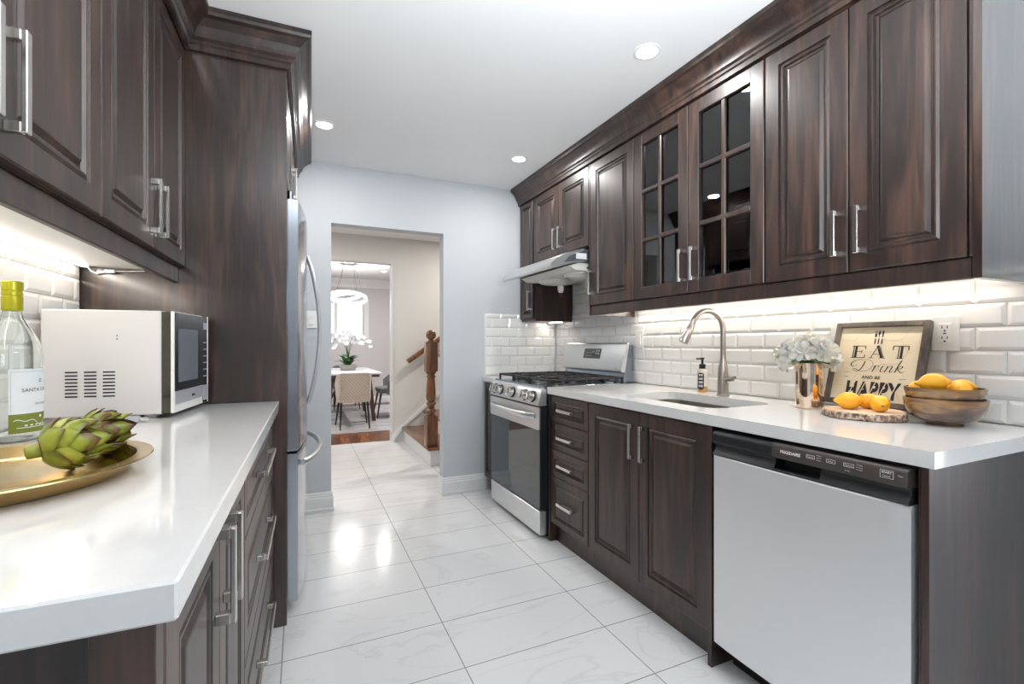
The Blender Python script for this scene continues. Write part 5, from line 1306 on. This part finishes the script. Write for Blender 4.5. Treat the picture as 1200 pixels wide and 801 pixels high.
def chair(name_label, loc, rz, fab, quilt, group=None):
    """shell-back dining chair facing +Y in its own space, base at the origin on the rug"""
    t = thing('dining_chair', name_label, 'chair', loc, local=True, rotz=rz, group=group)
    W_, D_ = 0.47, 0.46
    mb = MB(); mb.box(-W_/2 + 0.02, -D_/2 + 0.02, 0.385, W_/2 - 0.02, D_/2, 0.475, 0.03, 3); part('seat', mb, fab, t)
    mb = MB(); n = 20; rings_o, rings_i = [], []
    # wrap-round shell: back along -Y, arms coming forward and falling
    pts = []
    for k in range(n + 1):
        s = -1 + 2*k/n
        a = s * 1.0
        if abs(s) < 0.55: x = s/0.55*(W_/2 - 0.06); y = -D_/2 - 0.015 + 0.02*(s/0.55)**2; nx_, ny_ = 0, -1
        else:
            q = (abs(s) - 0.55)/0.45; sg_ = 1 if s > 0 else -1
            x = sg_*(W_/2 - 0.06 + 0.06*math.sin(min(1, q*2.2)*PI/2)); y = -D_/2 + 0.005 + 0.34*max(0, q - 0.05)
        pts.append((x, y, abs(s)))
    o_rows, i_rows = [], []
    for x, y, s in pts:
        top = 0.765 if s < 0.55 else 0.765 - 0.185*((s - 0.55)/0.45)**1.5
        col = []
        for j in range(5):
            q = j/4; z = 0.365 + (top - 0.365)*q
            col.append(Vector((x*(0.93 + 0.07*q), y - 0.035*q*(1 if s < 0.6 else max(0, 1 - (s - 0.6)*3)), z)))
        o_rows.append(col)
    c0 = Vector((0, 0.05, 0))
    for col in o_rows:
        i_rows.append([p + (Vector((-p.x, 0.12 - p.y, 0)).normalized())*0.045 for p in col])
    V_o = [[mb.v(p) for p in c] for c in o_rows]; V_i = [[mb.v(p) for p in c] for c in i_rows]
    m = len(V_o)
    for k in range(m - 1):
        for j in range(4):
            mb.f([V_o[k][j], V_o[k+1][j], V_o[k+1][j+1], V_o[k][j+1]]); mb.f([V_i[k+1][j], V_i[k][j], V_i[k][j+1], V_i[k+1][j+1]])
        mb.f([V_o[k][4], V_o[k+1][4], V_i[k+1][4], V_i[k][4]]); mb.f([V_o[k+1][0], V_o[k][0], V_i[k][0], V_i[k+1][0]])
    for k in (0, m - 1):
        for j in range(4): mb.f([V_o[k][j], V_o[k][j+1], V_i[k][j+1], V_i[k][j]])
    back = part('backrest', mb, fab, t, smooth=50)
    if quilt:       # stitched diamonds: raised pads over the outside of the back
        mb = MB(); nu, nv = 9, 8
        xs0, xs1, zs0, zs1 = -W_/2 + 0.05, W_/2 - 0.05, 0.385, 0.750
        du, dv = (xs1 - xs0)/nu, (zs1 - zs0)/nv
        for i in range(2*nu + 1):
            for j in range(2*nv + 1):
                if (i + j) % 2: continue
                cx, cz = xs0 + i*du/2, zs0 + j*dv/2
                q = (cz - 0.365)/0.40; yb = -D_/2 - 0.0155 - 0.035*q + 0.02*(cx/(W_/2 - 0.06))**2
                C = mb.v((cx, yb - 0.016, cz)); P4 = []
                for a, b in ((-1, 0), (0, -1), (1, 0), (0, 1)):
                    px_, pz_ = min(max(cx + a*du*0.48, xs0), xs1), min(max(cz + b*dv*0.48, zs0), zs1)
                    P4.append(mb.v((px_, yb + 0.001, pz_)))
                for k in range(4): mb.f([C, P4[k], P4[(k+1) % 4]])
        part('quilting', mb, fab, back, smooth=80)
    for sx_, sy_, tx_, ty_ in ((-0.17, -0.17, -0.19, -0.245), (0.17, -0.17, 0.19, -0.245), (-0.17, 0.19, -0.215, 0.255), (0.17, 0.19, 0.215, 0.255)):
        mb = MB(); mb.tube([(sx_, sy_, 0.385), (tx_, ty_, 0.0)], [0.017, 0.009], 10); part('leg', mb, M['leg_black'], t)
    return t
chair('beige dining chair with diamond-quilted back at the near table end', (0.675, 6.93, RZ), 0.0, M['beige'], True)
chair('grey upholstered dining chair on the right of the white dining table', (1.34, 7.72, RZ), PI/2, M['grey_fab'], False)
chair('grey dining chair on the left of the white table, mostly hidden by the wall', (0.02, 7.95, RZ), -PI/2, M['grey_fab'], False)
chair('dining chair at the far table end, only its dark legs showing', (0.75, 9.00, RZ), PI, M['grey_fab'], False)

# orchid
ox_, oy_ = 0.70, 8.02; oz = 0.7525
t = thing('orchid', 'white orchid with arching sprays in a low grey pot on the dining table', 'plant', (ox_, oy_, oz))
M['pot'] = plain('grey_pot', (0.36, 0.34, 0.31), 0.45, 0.3)
mb = MB(); mb.lathe([(0.001, oz), (0.105, oz), (0.118, oz + 0.01), (0.130, oz + 0.085), (0.124, oz + 0.085), (0.112, oz + 0.06), (0.001, oz + 0.06)], (ox_, oy_, 0), 30); part('pot', mb, M['pot'], t)
rnd = random.Random(11)
for k in range(15):
    a = 2*PI*k/15 + rnd.uniform(-0.2, 0.2); L = rnd.uniform(0.16, 0.27); zz = rnd.uniform(0.05, 0.20)
    mb = MB(); b = Vector((ox_ + 0.03*math.cos(a), oy_ + 0.03*math.sin(a), oz + 0.065))
    leaf_mesh(mb, b, b + Vector((L*math.cos(a), L*math.sin(a), zz)), 0.085, 0.22, 0.15); part('leaf', mb, M['leaf_dark'], t, smooth=60)
M['orchid_white'] = plain('white_orchid_petal', (0.72, 0.72, 0.74), 0.5)
M['orchid_mid'] = plain('orchid_centre', (0.75, 0.55, 0.25), 0.5)
flower_me = None; mid_me = None
mb = MB()
for k in range(5): 
    a = 2*PI*k/5 + PI/2; petal(mb, (0, 0, 0), (math.cos(a), math.sin(a), 0.12), (0, 0, 1), 0.038, 0.042 if k in (1, 4) else 0.032, 0.25)
flower_me = finish(mb, 'blossom', M['orchid_white'], smooth=60)
for sgn, hgt, reach, back in ((-1, 0.50, 0.27, 0.02), (-0.55, 0.54, 0.24, -0.03), (0.12, 0.56, 0.22, 0.03), (0.6, 0.52, 0.26, -0.02), (1, 0.50, 0.29, 0.0), (-0.8, 0.46, 0.22, -0.05)):
    pts = []
    for i in range(15):
        s = i/14; x = sgn*reach*(s**1.8)*1.22; z = hgt*math.sin(min(1, s*1.32)*PI/2) - (0.16*max(0, s - 0.72)/0.28 if abs(sgn) > 0.3 else 0.03*s)
        pts.append(Vector((ox_ + x, oy_ - 0.03 + back*s*2, oz + 0.07 + z)))
    mb = MB(); mb.tube(pts, 0.004, 6); part('stem', mb, M['leaf_dark'], t)
    for i in range(6, 15):
        o = bpy.data.objects.new('blossom', flower_me); COL.objects.link(o); o.parent = t; LOC[o.name] = Vector((0, 0, 0))
        d = Vector((rnd.uniform(-0.6, 0.6), -1, rnd.uniform(-0.3, 0.5)))
        o.matrix_local = Matrix.Translation(pts[i] - Vector((ox_, oy_, oz)) + Vector((rnd.uniform(-0.02, 0.02), -0.015, rnd.uniform(-0.025, 0.015)))) @ d.to_track_quat('Z', 'Y').to_matrix().to_4x4()

# chandelier: two tilted glowing rings on thin wires
hx, hy = 0.685, 7.70
t = thing('chandelier', 'modern chandelier of two tilted glowing rings hung on thin wires', 'chandelier', (hx, hy, CEIL))
mb = MB(); mb.lathe([(0.145, CEIL - 0.001), (0.145, CEIL - 0.028), (0.140, CEIL - 0.032), (0.001, CEIL - 0.032)], (hx, hy, 0), 32); part('canopy', mb, M['chrome'], t)
def ring_part(R, zc, tiltx, tilty, dx, hb):
    mt = Matrix.Translation((hx + dx, hy, zc)) @ Matrix.Rotation(tilty, 4, 'Y') @ Matrix.Rotation(tiltx, 4, 'X')
    n = 56
    def band(ri, ro, z0, z1):
        m_ = MB(); A = []
        for k in range(n):
            a = 2*PI*k/n; c, s = math.cos(a), math.sin(a)
            A.append([m_.v(mt @ Vector((r*c, r*s, z))) for r, z in ((ri, z0), (ro, z0), (ro, z1), (ri, z1))])
        for k in range(n):
            P_, Q_ = A[k], A[(k+1) % n]
            for j in range(4): m_.f([P_[j], Q_[j], Q_[(j+1) % 4], P_[(j+1) % 4]])
        return m_
    rp = part('ring', band(R - 0.012, R, -hb*0.5, hb*0.5), M['chrome'], t)
    part('glow_band', band(R + 0.0004, R + 0.010, -hb*0.46, hb*0.46), M['ring_glow'], rp); part('glow_band', band(R - 0.020, R - 0.0124, -hb*0.46, hb*0.46), M['ring_glow'], rp)
    for k in range(4):
        a = PI/4 + PI/2*k; p = mt @ Vector((R*math.cos(a), R*math.sin(a), hb/2)); m_ = MB()
        m_.tube([p, Vector((hx + 0.09*math.cos(a), hy + 0.09*math.sin(a), CEIL - 0.03))], 0.0012, 6); part('wire', m_, M['iron'], t)
ring_part(0.275, 1.885, math.radians(-14), math.radians(5), -0.01, 0.050)
ring_part(0.205, 1.900, math.radians(-9), math.radians(-9), -0.035, 0.045)
area_light('chandelier_light', (0, 0, -0.50), (0, 0, 0), 0.5, 0.5, 22, (1.0, 0.97, 0.94), t, 'DISK')
area_light('chandelier_uplight', (0, 0, -0.42), (PI, 0, 0), 0.5, 0.5, 22, (1.0, 0.96, 0.90), t, 'DISK')
downlight('small recessed ceiling light in the dining room, right of the chandelier', 1.336, 8.44, 12)
downlight('added fill lamp in the hall ceiling, out of view', -0.4, 4.7, 26, (1.0, 0.95, 0.89)); downlight('added fill lamp in the stair hall ceiling, out of view', 1.9, 4.9, 26, (1.0, 0.95, 0.89))  # both unseen, added to brighten the hall
downlight('added fill lamp at the left side of the dining room, out of view', -0.6, 7.6, 30); downlight('added fill lamp at the right side of the dining room, out of view', 2.1, 7.3, 40)  # unseen pair added to light the dining room more evenly
